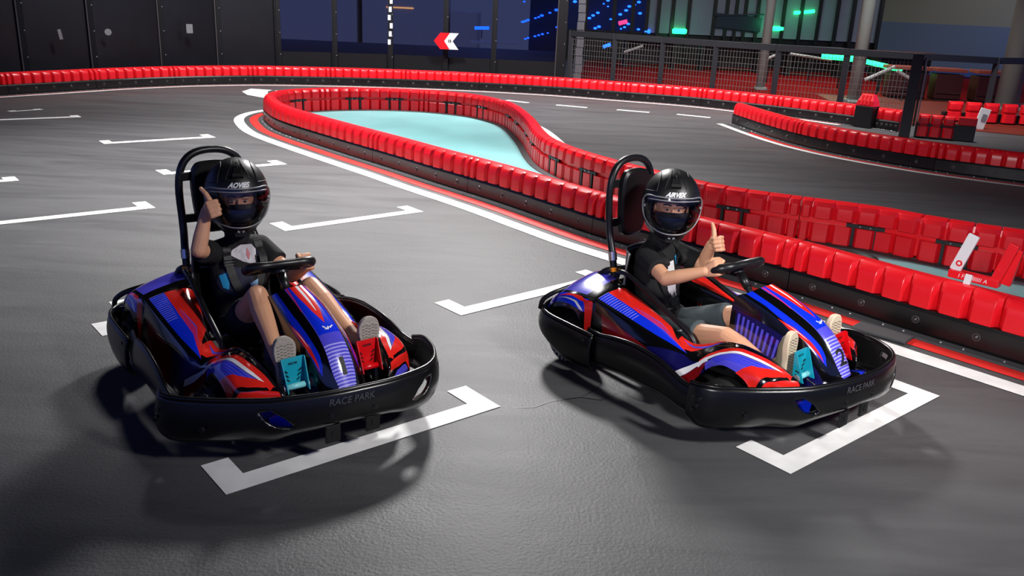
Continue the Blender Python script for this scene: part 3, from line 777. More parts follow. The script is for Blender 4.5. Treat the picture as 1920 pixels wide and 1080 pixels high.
# ------------------------------------------------------------------ go-kart
def side_mats(): return [M_gloss, M_lred, M_lblue, M_lvio, M_lline, M_lwhite, M_lpink, M_lred_shade, M_lnavy]
BK, RD, BL, VI, LN, WH, PK, DR, NV = range(9)
def pw(xs):
    def g(x):
        if x <= xs[0]: return 0
        for i in range(len(xs)-1):
            if x <= xs[i+1]: return i+(x-xs[i])/(xs[i+1]-xs[i])
        return len(xs)-1
    return g
def arch(x, xc, zc, R):
    d = R*R-(x-xc)**2
    return zc+math.sqrt(d) if d > 0 else None
AX = .01
FX = [(0, -.02), (.09, -.03), (.22, -.06), (.31, -.105), (.41, -.17), (.49, -.235), (.6, -.41)]
def front_limit(y):
    y = abs(y-AX)
    for (a, xa), (b, xb) in zip(FX, FX[1:]):
        if y <= b: return xa+(xb-xa)*(y-a)/(b-a)
    return FX[-1][1]
def make_kart():
    root = empty('go_kart')
    # --- floor pan and frame
    bm = bmesh.new()
    pan = [(-1.30, -.20), (-1.30, .22), (-.95, .24), (-.40, .24), (-.22, .18), (-.22, -.16), (-.40, -.22), (-.95, -.22)]
    A = [bm.verts.new((x, y, .055)) for x, y in pan]; B = [bm.verts.new((x, y, .075)) for x, y in pan]
    bm.faces.new(A[::-1]); bm.faces.new(B)
    for k in range(len(pan)): bm.faces.new((A[k], A[(k+1) % 8], B[(k+1) % 8], B[k]))
    bmesh.ops.recalc_face_normals(bm, faces=bm.faces[:])
    bm_obj('floor_pan', bm, M_kblack, root)
    bm = bmesh.new()
    for s in (-1, 1):
        tube(bm, smooth_path([(-1.38, AX+s*.25, .09), (-1.0, AX+s*.30, .09), (-.5, AX+s*.30, .09), (-.25, AX+s*.22, .10), (-.16, AX+s*.18, .13)], 6), .016, 8)
        tube(bm, [(-.40, AX+s*.22, .115), (-.40, AX+s*.42, .115)], .014, 8)
    tube(bm, [(-1.27, -.44, .12), (-1.27, .46, .12)], .016, 10); tube(bm, [(-1.38, -.24, .09), (-1.38, .26, .09)], .016, 8)
    bm_obj('frame', bm, M_tube, root, smooth=True)
    # --- bumpers: band outline (x, y, top, bottom)
    def bumper(name, pts, thick=.016, n=6, holes=(), wave=None):
        P = smooth_path([(x, y, zt) for x, y, zt, zb in pts], n); Bz = smooth_path([(zb, 0, 0) for x, y, zt, zb in pts], n)
        N = len(P); s = [0.]
        for a, b in zip(P, P[1:]): s.append(s[-1]+(b-a).length)
        nor = []
        for i in range(N):
            t = P[min(i+1, N-1)]-P[max(i-1, 0)]; t.z = 0; t.normalize(); nor.append(Vector((t.y, -t.x, 0)))
        cx = sum((p for p in P), Vector())/N
        if sum((p-cx).dot(q) for p, q in zip(P, nor)) < 0: nor = [-q for q in nor]
        def SF(u_, v_):
            i = min(int(u_), N-2); k = min(max(u_-i, 0), 1)
            p = P[i].lerp(P[i+1], k); w_ = nor[i].lerp(nor[i+1], k); zb = Bz[i].x+(Bz[i+1].x-Bz[i].x)*k
            bulge = .014*math.sin(PI*v_)-(.018*max(0, (v_-.75)/.25)**2)
            return Vector((p.x+w_.x*bulge, p.y+w_.y*bulge, p.z+(zb-p.z)*v_))
        hs = []
        for h in holes:
            hh = []
            for y, z in h:
                best = min((abs(P[i].y+(P[i+1].y-P[i].y)*k/6-y)+(10 if P[i].x < -.25 else 0), i+k/6) for i in range(N-1) for k in range(6))[1]
                i = min(int(best), N-2); k = best-i
                zt = P[i].z+(P[i+1].z-P[i].z)*k; zb = Bz[i].x+(Bz[i+1].x-Bz[i].x)*k
                hh.append((best, (z-zt)/(zb-zt)))
            hs.append(hh)
        o = painted(name, SF, (0, N-1), (0, 1), N-1, 12, [M_kblack], [], root, holes=hs)
        c_ = o.data.polygons[len(o.data.polygons)//2]; inner = SF(c_.index*0+N/2, .5)-cx
        pn = (SF(N/2+.2, .5)-SF(N/2-.2, .5)).cross(SF(N/2, .6)-SF(N/2, .4))
        q_ = nor[int(N/2)]
        md = o.modifiers.new('thickness', 'SOLIDIFY'); md.thickness = thick; md.offset = -1 if pn.dot(q_) > 0 else 1
        bm = bmesh.new()
        tube(bm, [Vector((p.x-w_.x*thick*.45, p.y-w_.y*thick*.45, p.z+.001)) for p, w_ in zip(P, nor)], thick*.55, 8)
        bm_obj('rolled_edge', bm, M_kblack, o, smooth=True)
        return o, P, nor
    F = [(-.42, -.585, .255, .085), (-.36, -.60, .268, .085), (-.29, -.57, .272, .09), (-.21, -.49, .273, .10), (-.15, -.41, .273, .105), (-.085, -.31, .273, .10), (-.045, -.22, .274, .12), (-.005, -.09, .276, .135), (.012, .02, .277, .138),
         (.020, .14, .276, .132), (.012, .23, .275, .115), (-.012, .33, .273, .10), (-.05, .395, .272, .105), (-.105, .445, .271, .115), (-.19, .49, .27, .10), (-.31, .525, .262, .09), (-.42, .545, .225, .085)]
    holeR = [(-.335, .232), (-.30, .238), (-.255, .205), (-.225, .170), (-.235, .158), (-.285, .170), (-.315, .195)]
    holeL = [(.355, .232), (.32, .238), (.275, .205), (.245, .170), (.255, .158), (.305, .170), (.335, .195)]
    holeL2 = [(.42, .245), (.46, .24), (.465, .205), (.44, .20)]
    fb, FPth, FN = bumper('front_bumper', F, n=10, holes=(holeR, holeL, holeL2))
    def fb_at(y, z, off=.0):
        best = min(range(len(FPth)), key=lambda i: abs(FPth[i].y-y)+ (10 if FPth[i].x < -.25 else 0))
        p, q = FPth[best], FN[best]
        # refine between neighbours
        j = best+1 if (best+1 < len(FPth) and (FPth[best+1].y-y)*(p.y-y) < 0) else best-1
        k = (y-p.y)/((FPth[j].y-p.y) or 1); P_ = p.lerp(FPth[j], k); q = q.lerp(FN[j], k)
        h = (P_.z-z)/(.277-.13); bulge = .014*math.sin(PI*min(max(h, 0), 1))
        return Vector((P_.x+q.x*(bulge+off), P_.y+q.y*(bulge+off), z)), q
    M_emb = mat('moulded_lettering', (66, 66, 70), .3)
    text_on('lettering', 'RACE PARK', lambda x, y: fb_at(-.018+x, .243+y, .003)[0], M_emb, fb, .034, .25, .0004)
    for yy in (-.097, .073):
        p, q = fb_at(yy, .193, .002)
        bm = bmesh.new(); tube(bm, [p-q*.004, p+q*.001], .011, 14); tube(bm, [p, p+q*.003], .005, 6); bm_obj('bolt', bm, M_tube, fb)
        bm = bmesh.new(); bx(bm, (.0, yy+.004, .115), (.012, .062, .07), bevel=.003); t = bm_obj('mount_tab', bm, M_kblack, fb)
        bm = bmesh.new(); bx(bm, (.0065, yy+.004, .115), (.003, .011, .026)); bm_obj('slot', bm, M_dark, t)
    for (dx, dy, dz) in [(-.385, -.6, .20), (-.355, -.61, .185), (-.375, -.61, .165), (-.35, -.605, .215)]:
        bm = bmesh.new(); tube(bm, [(dx, dy-.004, dz), (dx+.002, dy-.0115, dz)], .007, 12); bm_obj('bolt', bm, M_tube, fb)
    p = Vector((-.20, -.505, .17)); q = Vector((.65, -.76, 0))
    bm = bmesh.new(); tube(bm, [p, p+q*.016], .010, 14); bm_obj('bolt', bm, M_tube, fb)
    bm = bmesh.new()
    for (y_, z_) in [(-.53, .23), (-.47, .24), (-.455, .20), (-.49, .165), (-.525, .20)]: pass
    for s in (-1, 1):
        S_ = [(-1.09, .478, .246, .07), (-1.0, .495, .248, .085), (-.93, .505, .262, .095), (-.86, .51, .272, .10), (-.78, .515, .276, .10), (-.70, .52, .270, .10), (-.62, .525, .256, .10), (-.56, .53, .236, .095), (-.50, .535, .215, .085), (-.42, .54, .205, .08), (-.36, .55, .20, .08)]
        bumper('side_bumper', [(x, (y if s > 0 else -y), zt, zb) for x, y, zt, zb in S_][::s], n=5)
    R_ = [(-1.03, -.512, .235, .06), (-1.10, -.516, .242, .055), (-1.22, -.512, .246, .06), (-1.33, -.500, .248, .10), (-1.41, -.465, .25, .125), (-1.46, -.40, .252, .13), (-1.485, -.28, .255, .12), (-1.49, -.1, .255, .12)]
    R_ = R_+[(x, 2*AX-y, zt, zb) for x, y, zt, zb in R_[::-1]]
    rb, _, _ = bumper('rear_bumper', R_, n=6)
    for s in (-1, 1):
        for (dx, dz) in [(-1.075, .205), (-1.10, .185), (-1.06, .175), (-1.09, .155)]:
            bm = bmesh.new(); tube(bm, [(dx, AX+s*.524, dz), (dx, AX+s*.535, dz)], .008, 12); bm_obj('bolt', bm, M_tube, rb)
        bm = bmesh.new(); tube(bm, smooth_path([(-1.45, AX+s*.45, .235), (-1.435, AX+s*.445, .285), (-1.40, AX+s*.40, .325), (-1.38, AX+s*.30, .345), (-1.365, AX+s*.255, .335), (-1.36, AX+s*.245, .28)], 5), .012, 8)
        bm_obj('grab_handle', bm, M_tube, root, smooth=True)
    # dented corner: loose flap of plastic at the driver's left front corner
    # --- side pods
    def mir(p, s): return (p[0], AX+s*(abs(p[1])) , p[2])
    st = [-1.14, -.95, -.80, -.70, -.64, -.575, -.51, -.45, -.39, -.30, -.25, -.20, -.13, -.06, -.005]
    sec = {
     -1.14: [(.185, .30), (.195, .385), (.29, .392), (.388, .368), (.412, .335), (.445, .13)],
     -.95: [(.215, .26), (.228, .347), (.30, .350), (.382, .328), (.408, .295), (.455, .125)],
     -.80: [(.245, .22), (.258, .308), (.315, .312), (.375, .295), (.402, .262), (.455, .12)],
     -.70: [(.262, .19), (.272, .278), (.318, .283), (.366, .274), (.396, .242), (.455, .12)],
     -.64: [(.258, .17), (.262, .264), (.31, .268), (.358, .258), (.388, .226), (.452, .115)],
     -.575: [(.252, .17), (.253, .287), (.302, .276), (.357, .250), (.384, .215), (.43, .115)],
     -.51: [(.247, .17), (.249, .314), (.296, .304), (.350, .280), (.374, .250), (.385, None)],
     -.45: [(.243, .17), (.246, .323), (.292, .324), (.346, .305), (.372, .285), (.385, None)],
     -.39: [(.24, .17), (.243, .324), (.29, .336), (.345, .320), (.372, .300), (.388, None)],
     -.30: [(.235, .17), (.238, .310), (.288, .326), (.342, .312), (.372, .292), (.390, None)],
     -.25: [(.23, .16), (.234, .295), (.284, .310), (.340, .297), (.372, .272), (.39, None)],
     -.20: [(.228, .15), (.231, .275), (.28, .290), (.335, .276), (.366, .252), (.388, .17)],
     -.13: [(.222, .14), (.225, .245), (.27, .256), (.32, .243), (.350, .215), (.37, .15)],
     -.06: [(.215, .13), (.218, .205), (.258, .214), (.30, .200), (.325, .175), (.34, .13)],
     -.005: [(.21, .12), (.212, .165), (.245, .172), (.28, .16), (.30, .14), (.31, .12)]}
    um = pw(st)
    for s in (-1, 1):
        G = []
        for x in st:
            row = []
            for y, z in sec[x]:
                if z is None: z = max(.14, arch(x, -.385, .125, .150) or .14)
                row.append((min(x, front_limit(AX+y)-.075), AX+s*y, z))
            G.append(row)
        S = grid_surface(G)
        D = [([(-1.12, 1.02), (-1.125, 2.45), (-.62, 3.0), (-.72, 1.9), (-.80, 1.02)], RD),
             ([(-1.125, 2.30), (-1.125, 3.0), (-.93, 3.0), (-.93, 2.30)], BL), ([(-.93, 2.30), (-.93, 3.0), (-.615, 3.0), (-.68, 2.6), (-.78, 2.15)], BL)]
        for k in range(15): x0 = -1.125+.0145*k; D.append(([(x0, 2.30+.008*k), (x0-.004, 3.0), (x0+.002-.004, 3.0), (x0+.0025, 2.30+.008*k)], LN))
        D += [([(-.98, 2.18), (-.80, 1.82), (-.70, 2.42), (-.66, 2.72), (-.77, 2.16), (-.88, 2.24)], PK), ([(-.98, 2.14), (-.82, 1.72), (-.69, 2.36), (-.81, 1.80)], VI),
              ([(-1.08, 4.1), (-1.02, 5), (-.70, 5), (-.74, 4.3)], DR), ([(-.80, 4.2), (-.74, 5), (-.50, 5), (-.545, 3.7), (-.62, 3.35)], NV), ([(-.64, 4.55), (-.515, 3.35), (-.50, 3.75), (-.63, 4.72)], WH), ([(-.63, 4.75), (-.50, 3.78), (-.52, 5), (-.60, 5)], DR)]
        D += [([(-.715, .98), (-.70, 2.0), (-.645, 2.72), (-.61, 2.6), (-.565, 1.75), (-.49, 1.36), (-.40, 1.12), (-.35, 1.0), (-.34, .9), (-.5, .75)], RD),
              ([(-.69, 1.55), (-.62, 2.05), (-.55, 1.85), (-.50, 1.5), (-.55, 1.65), (-.62, 1.8)], VI),
              ([(-.545, 3.4), (-.52, 2.8), (-.465, 2.28), (-.38, 1.98), (-.29, 1.75), (-.22, 1.55), (-.17, 1.5), (-.15, 1.9), (-.24, 2.2), (-.34, 2.5), (-.44, 2.8), (-.50, 3.4), (-.54, 4)], RD),
              ([(-.555, 3.85), (-.525, 3.25), (-.47, 2.78), (-.38, 2.42), (-.28, 2.20), (-.19, 1.85), (-.185, 1.98), (-.27, 2.42), (-.37, 2.66), (-.455, 3.02), (-.50, 3.5), (-.535, 4.2)], WH),
              ([(-.51, 4.0), (-.46, 3.06), (-.37, 2.70), (-.27, 2.46), (-.18, 2.0), (-.20, 2.45), (-.26, 3.0), (-.30, 3.7), (-.33, 4.9), (-.5, 4.9)], VI)]
        for k in range(4):
            q = k*.28; D.append(([(-.49+.01*k, 3.5+q), (-.42, 3.05+q), (-.33, 2.78+q), (-.245, 2.55+q*.8), (-.245, 2.61+q*.8), (-.33, 2.87+q), (-.42, 3.14+q), (-.485+.01*k, 3.6+q)], BL))
        D += [([(-.33, 4.2), (-.30, 3.3), (-.25, 2.62), (-.20, 1.85), (-.165, 1.42), (-.175, 2.2), (-.225, 3.3), (-.25, 4.4), (-.26, 5), (-.35, 5)], RD),
              ([(-.235, 5), (-.205, 3.6), (-.158, 2.3), (-.14, 1.42), (-.08, 1.4), (-.09, 2.6), (-.14, 4.0), (-.17, 5)], RD), ([(-.16, 5), (-.13, 4.1), (-.07, 2.6), (-.0, 2), (0, 5)], VI)]
        pod = painted('side_pod', S, (0, len(st)-1), (0, 5), 84, 30, side_mats(), D, root, umap=um, flip=(s > 0))
        # rear fender and deck as one sub-shell of the pod
        sr = [-1.45, -1.42, -1.38, -1.33, -1.27, -1.20, -1.14, -1.10]
        sy = {-1.45: [(.16, .25), (.17, .26), (.28, .25), (.38, .225), (.41, .20), (.42, .17)], -1.42: [(.16, .33), (.17, .345), (.28, .325), (.39, .285), (.42, .25), (.43, None)],
              -1.38: [(.16, .37), (.17, .385), (.28, .365), (.395, .322), (.425, .29), (.437, None)], -1.33: [(.165, .38), (.172, .412), (.285, .388), (.40, .345), (.43, .312), (.442, None)],
              -1.27: [(.17, .36), (.18, .418), (.29, .395), (.402, .355), (.434, .32), (.445, None)], -1.20: [(.175, .34), (.188, .412), (.29, .395), (.400, .358), (.432, .315), (.445, None)],
              -1.14: [(.18, .30), (.192, .392), (.29, .390), (.392, .362), (.420, .325), (.445, .14)], -1.10: [(.185, .29), (.195, .372), (.29, .375), (.385, .35), (.412, .30), (.445, .13)]}
        G = [[(x, AX+s*y, z if z is not None else max(.14, (arch(x, -1.275, .125, .165) or .15))) for y, z in sy[x]] for x in sr]
        S2 = grid_surface(G)
        D2 = [([(-1.375, 1.15), (-1.38, 2.85), (-1.20, 2.85), (-1.185, 1.15)], VI), ([(-1.43, 1.2), (-1.40, 2.9), (-1.385, 2.9), (-1.385, 1.2)], RD), ([(-1.43, 2.9), (-1.44, 4.2), (-1.34, 4.3), (-1.20, 4.4), (-1.155, 4.2), (-1.17, 3.2), (-1.30, 3.05)], BL),
              ([(-1.37, 3.5), (-1.27, 3.25), (-1.19, 3.5), (-1.155, 4.9), (-1.135, 5), (-1.12, 5), (-1.14, 3.6), (-1.22, 3.05), (-1.30, 3.08)], RD),
              ([(-1.38, 3.75), (-1.30, 3.55), (-1.23, 3.6), (-1.18, 4.3), (-1.20, 4.3), (-1.24, 3.78), (-1.31, 3.68)], WH)]
        painted('rear_fender', S2, (0, len(sr)-1), (0, 5), 42, 30, side_mats(), D2, root, umap=pw(sr), flip=(s > 0))
        # wheels
        for nm, xc, rr, yy in (('front_wheel', -.385, .112, .40), ('rear_wheel', -1.275, .122, .405)):
            w = .085 if nm == 'front_wheel' else .13
            bm = bmesh.new(); yc = AX+s*(yy-.02)
            prof = [(-w/2, .55), (-w/2, .86), (-w/2+.012, .97), (-w*.2, 1.0), (w*.2, 1.0), (w/2-.012, .97), (w/2, .86), (w/2, .55)]
            rings = [[(xc+rr*q*math.cos(a), yc+yv, .0+rr+rr*q*math.sin(a)) for yv, q in prof] for a in [2*PI*k/40 for k in range(40)]]
            R = [[bm.verts.new(p) for p in rg] for rg in rings]
            for k in range(40):
                A, B = R[k], R[(k+1) % 40]
                for j in range(len(prof)-1): bm.faces.new((A[j], A[j+1], B[j+1], B[j]))
            bmesh.ops.recalc_face_normals(bm, faces=bm.faces[:])
            wo = bm_obj(nm, bm, M_tyre, root, smooth=True)
            bm = bmesh.new(); tube(bm, [(xc, yc-w*.42, rr), (xc, yc+w*.42, rr)], rr*.6, 28)
            for k in range(24):
                a = 2*PI*k/24; bx(bm, (xc+rr*.76*math.cos(a), yc+s*w*.51, rr+rr*.76*math.sin(a)), (rr*.15, .008, rr*.11), Matrix.Rotation(-a, 3, 'Y'))
            tube(bm, [(xc, yc-w*.5, rr), (xc, yc+w*.5, rr)], .022, 16)
            bm_obj('hub', bm, M_hub, wo)
    # --- front nose body between the pods
    nose = [[(-.16, -.30, .12), (-.14, -.30, .17), (-.08, -.30, .18), (-.035, -.30, .16), (-.03, -.30, .11)], [(-.2, -.20, .12), (-.16, -.2, .19), (-.09, -.2, .215), (-.03, -.2, .19), (-.02, -.2, .11)], [(-.2, -.12, .14), (-.15, -.12, .2), (-.08, -.115, .23), (-.025, -.115, .20), (-.015, -.115, .12)], [(-.2, 0, .15), (-.15, 0, .21), (-.09, 0, .225), (-.02, 0, .20), (-.01, 0, .13)]]
    nose = [[(min(x, front_limit(AX+y)-.012-.004*k), AX+y, z) for k, (x, y, z) in enumerate(rw)] for rw in nose]
    nose += [[(x, 2*AX-y, z) for x, y, z in rw] for rw in nose[:3][::-1]]
    S3 = grid_surface(nose)
    D3 = []
    for sg in (0, 1):
        m_ = (lambda a: a) if not sg else (lambda a: 6-a)
        D3 += [([(m_(1.05), 1.1), (m_(1.75), 1.1), (m_(1.75), 2.9), (m_(1.0), 2.9)], BL), ([(m_(-.0), 1.3), (m_(.9), 1.5), (m_(.75), 3.9), (m_(-.0), 3.9)], BL)]
    painted('nose', S3, (0, 6), (0, 4), 48, 24, side_mats(), D3, root)
    # --- steering fairing
    half = [[(-.475, 0, .542), (-.485, .035, .536), (-.53, .078, .503), (-.59, .092, .447), (-.57, .125, .20)],
            [(-.36, 0, .508), (-.368, .040, .502), (-.40, .086, .468), (-.43, .103, .418), (-.44, .13, .20)],
            [(-.225, 0, .450), (-.232, .042, .443), (-.258, .082, .412), (-.275, .103, .375), (-.30, .13, .19)],
            [(-.150, 0, .393), (-.155, .042, .386), (-.168, .078, .356), (-.178, .098, .318), (-.20, .12, .17)],
            [(-.098, 0, .325), (-.102, .042, .318), (-.112, .073, .292), (-.122, .090, .262), (-.14, .108, .155)],
            [(-.058, 0, .252), (-.062, .034, .249), (-.068, .058, .236), (-.078, .072, .212), (-.10, .088, .15)]]
    G = [[(x, AX-y, z) for x, y, z in rw[::-1]]+[(x, AX+y, z) for x, y, z in rw[1:]] for rw in half]
    S4 = grid_surface(G)
    D4 = [([(0, 2.75), (0, 5.25), (1.0, 5.2), (2.2, 5.12), (3.4, 5.12), (4.4, 5.15), (5, 4.9), (5, 3.1), (4.4, 2.85), (3.4, 2.88), (2.2, 2.88), (1.0, 2.8)], VI)]
    D4 += [([(0, 2.78), (0, 5.22), (1.1, 5.12), (2.3, 5.06), (2.3, 2.94), (1.1, 2.88)], BL)]
    D4 += [([(0, 3.15), (0, 4.85), (.7, 4.75), (1.35, 4.45), (1.85, 4.0), (1.35, 3.55), (.7, 3.25)], RD), ([(0, 3.78), (0, 4.15), (.9, 4.1), (1.35, 4.02), (1.38, 3.96), (.9, 3.86)], WH)]  # narrow white strip paints a light's reflection along the crest
    for sg in (-1, 1):
        m_ = lambda a: 4+sg*a
        D4 += [([(0, m_(1.02)), (.6, m_(1.08)), (1.3, m_(1.16)), (1.3, m_(1.2)), (.6, m_(1.2)), (0, m_(1.18))], PK),
               ([(0, m_(1.75)), (1.0, m_(1.75)), (2.2, m_(1.7)), (3.0, m_(1.65)), (3.5, m_(1.75)), (3.9, m_(2.15)), (3.2, m_(2.55)), (2.4, m_(2.6)), (1.5, m_(2.3)), (.8, m_(2.1)), (0, m_(2.15))], BL),
               ([(1.35, m_(2.5)), (1.8, m_(2.15)), (2.6, m_(2.05)), (3.3, m_(2.1)), (3.65, m_(2.25)), (3.0, m_(2.4)), (2.3, m_(2.62)), (1.8, m_(2.75))], RD),
               ([(1.55, m_(2.45)), (2.0, m_(2.22)), (2.5, m_(2.18)), (2.0, m_(2.34))], WH),
               ([(1.2, m_(2.65)), (2.2, m_(2.85)), (3.2, m_(2.6)), (4.0, m_(2.2)), (4.2, m_(2.4)), (3.3, m_(2.85)), (2.2, m_(3.0)), (1.3, m_(2.95))], BK),
               ([(.18, m_(3.14)), (.9, m_(3.10)), (2.0, m_(3.12)), (2.3, m_(3.4)), (2.1, m_(3.95)), (.18, m_(3.95))], NV)]
        for k in range(12):
            x0 = .25+.165*k; D4.append(([(x0, m_(3.19+.010*k)), (x0+.075, m_(3.19+.010*k)), (x0+.075, m_(3.92)), (x0, m_(3.92))], VI))
        D4.append(([(2.45, m_(3.2)), (3.6, m_(3.15)), (4.4, m_(3.3)), (4.2, m_(3.95)), (2.5, m_(3.95))], NV))
    for k in range(13):
        a = 2.85+.165*k; D4.append(([(a, 2.9), (a, 5.1), (a+.075, 5.1), (a+.075, 2.9)], LN))
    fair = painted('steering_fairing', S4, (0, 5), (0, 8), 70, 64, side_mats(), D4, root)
    def on_fair(u_, v_, off):
        p = S4(u_, v_); e = .01
        n_ = (S4(u_+e, v_)-S4(u_-e, v_)).cross(S4(u_, v_+e)-S4(u_, v_-e)).normalized()
        return p+n_*off
    for lst in ([(1.98, 4.55), (2.06, 4.15), (2.12, 4.2), (2.02, 4.6)], [(2.12, 3.62), (2.16, 4.0), (2.05, 4.16), (2.0, 4.05), (2.06, 3.95)], [(2.0, 3.55), (2.1, 3.8), (2.06, 3.85), (1.95, 3.62)]):
        bm = bmesh.new(); bm.faces.new([bm.verts.new(on_fair(a, b, .0012)) for a, b in lst]); bm_obj('emblem', bm, M_lwhite, fair)
    kart_extra = {}
    kart_extra['fair'] = fair; kart_extra['on_fair'] = on_fair
    # --- steering column and wheel
    bm = bmesh.new(); tube(bm, [(-.47, AX, .40), (-.565, AX+.002, .475), (-.655, AX+.02, .560)], .014, 10); tube(bm, [(-.585, AX+.006, .495), (-.64, AX+.015, .545)], .02, 10)
    bm_obj('steering_column', bm, M_tube, root, smooth=True)
    C0 = Vector((-.675, .03, .572)); zx = Vector((-.40, .05, .91)).normalized(); yx = (Vector((.13, 1, .04))-zx*zx.dot(Vector((.13, 1, .04)))).normalized(); xx = yx.cross(zx)
    W = Matrix((xx, yx, zx)).transposed().to_4x4(); W.translation = C0
    sw = empty('steering_wheel', parent=root); sw.matrix_local = W
    rim = [(.062, -.055), (.066, 0), (.062, .055), (.056, .098), (.03, .128), (-.02, .132), (-.055, .112), (-.072, .05), (-.074, 0), (-.072, -.05), (-.055, -.112), (-.02, -.132), (.03, -.128), (.056, -.098)]
    rp = smooth_path([(x, y, .0) for x, y in rim], 5, True)
    bm = bmesh.new(); tube(bm, rp, [.016+.006*max(0, abs(p.y)-.05)/.07 for p in rp], 12, closed=True); bm_obj('rim', bm, M_wheelgrip, sw, smooth=True)
    bm = bmesh.new()
    for s in (-1, 1): tube(bm, smooth_path([(0, s*.02, -.012), (.0, s*.06, -.012), (.0, s*.118, 0)], 4), .010, 8)
    tube(bm, [(0, 0, -.012), (.075, 0, 0)], .010, 8)
    tube(bm, [(0, 0, -.03), (0, 0, .002)], .036, 24); bx(bm, (.028, 0, .002), (.06, .07, .012), bevel=.004)
    bm_obj('hub', bm, M_wheelgrip, sw, smooth=False)
    # --- pedals
    for s, m, mt, nm, tx in ((-1, M_teal, M_tealtube, 'throttle_pedal', 'VECVE'), (1, M_rped, M_rped, 'brake_pedal', 'HEDEB')):
        yc = -.152 if s < 0 else .170
        dx = -.193 if s < 0 else -.196
        pd = empty(nm, (dx, yc, .30), 0, root)
        bm = bmesh.new()
        tp, bt, hw, hb = .066, -.055, .045, .041
        def q(x, y, z): return (x-.10*(z-bt)*.35, y, z)
        def slab(a, b, c, d, n3, th=.004):
            A = [Vector(v) for v in (a, b, c, d)]; n_ = Vector(n3)*th
            vs = [bm.verts.new(v) for v in A]+[bm.verts.new(v+n_) for v in A]
            for k in range(4): bm.faces.new((vs[k], vs[(k+1) % 4], vs[4+(k+1) % 4], vs[4+k]))
            bm.faces.new(vs[3::-1]); bm.faces.new(vs[4:])
        slab(q(0, -hw, tp), q(0, hw, tp), q(0, hb, bt), q(0, -hb, bt), (-1, 0, 0))
        for sg in (-1, 1): slab(q(0, sg*hw, tp), q(.008, sg*hw, tp), q(.05, sg*hb, bt), q(0, sg*hb, bt), (0, sg, 0))
        bmesh.ops.recalc_face_normals(bm, faces=bm.faces[:])
        pl = bm_obj('pedal_plate', bm, m, pd)
        bm = bmesh.new()
        for k in range(3):
            for sg in (-1, 1): bx(bm, (.0015, sg*(.020+.004*k), -.022+.018*k), (.003, .015, .0035), Matrix.Rotation(sg*.75, 3, 'X'))
        for sg in (-1, 1):
            for k in range(2): bx(bm, (.018, sg*(hw+.0015), -.012-.018*k), (.018, .006, .005), Matrix.Rotation(.3, 3, 'Y'))
        bm_obj('slots', bm, M_dark, pl)
        text_on('lettering', tx, lambda x, y: Vector((-.001, x, .043+y)), M_dark, pl, .013, 0, .0003)
        bm = bmesh.new(); tube(bm, [(.018, -.045, bt+.012), (.018, .045, bt+.012)], .012, 14); bm_obj('roller', bm, mt, pd, smooth=True)
        bm = bmesh.new(); tube(bm, [(.018, -.052, bt+.012), (.018, -.045, bt+.012)], .016, 14); tube(bm, [(.018, .045, bt+.012), (.018, .052, bt+.012)], .016, 14); bm_obj('pivot', bm, M_hub, pd)
        bm = bmesh.new(); tube(bm, [(.015, s*.03, bt), (.015, s*.03, -.22)], .011, 8); bx(bm, (-.01, 0, -.22), (.10, .10, .012)); bm_obj('arm', bm, M_tube, pd)
        bm = bmesh.new(); tube(bm, smooth_path([(.02, -s*.035, bt-.01), (.06, -s*.05, bt-.04), (.05, -s*.06, -.16)], 5), .004, 6); bm_obj('cable', bm, M_tube, pd)
    # --- seat
    ys = [-.185, -.16, -.10, 0, .10, .16, .185]
    seatc = [(-.78, .16), (-.86, .125), (-.98, .11), (-1.10, .125), (-1.17, .20), (-1.205, .32), (-1.225, .44), (-1.235, .55)]
    G = []
    for i, (x, z) in enumerate(seatc):
        k = i/(len(seatc)-1)
        row = []
        for y in ys:
            q_ = (abs(y)/.185)**3
            wv = y*(1-.02*k)
            row.append((x+.10*q_*max(0, k-.35)*1.5, AX+wv, z+(.11*q_ if k < .5 else .11*q_*(1-k)*1.2)))
        G.append(row)
    S5 = grid_surface(G)
    seat = painted('seat', S5, (0, 7), (0, 6), 40, 30, [M_seat], [], root, flip=False)
    md = seat.modifiers.new('thickness', 'SOLIDIFY'); md.thickness = .012; md.offset = -1
    bm = bmesh.new(); tube(bm, [S5(u_, v_) for u_, v_ in [(k/4, 0) for k in range(0, 28)]+[(7, k/4) for k in range(0, 25)]+[(k/4, 6) for k in range(28, -1, -1)]], .0045, 8); bm_obj('seat_edge', bm, M_hub, seat, smooth=True)
    # --- side protection rails
    for s in (-1, 1):
        bm = bmesh.new(); tube(bm, smooth_path([(-1.20, AX+s*.19, .30), (-1.19, AX+s*.195, .42), (-1.14, AX+s*.215, .462), (-1.04, AX+s*.225, .442), (-.86, AX+s*.24, .368), (-.72, AX+s*.248, .310), (-.675, AX+s*.25, .282), (-.655, AX+s*.25, .24), (-.655, AX+s*.25, .12)], 6), .0125, 10)
        bm_obj('side_rail', bm, M_tube, root, smooth=True)
    # --- roll bar
    leg = [(-1.215, .178, .36), (-1.232, .177, .46), (-1.252, .172, .53), (-1.285, .160, .60), (-1.302, .157, .68), (-1.311, .158, .78), (-1.314, .149, .865), (-1.317, .120, .925), (-1.319, .070, .958), (-1.32, 0.0, .968)]
    pts = [(x, AX-y, z) for x, y, z in leg]+[(x, AX+y, z) for x, y, z in leg[-2::-1]]
    bm = bmesh.new(); tube(bm, smooth_path(pts, 6), .0175, 14); rbar = bm_obj('roll_bar', bm, M_tube, root, smooth=True)
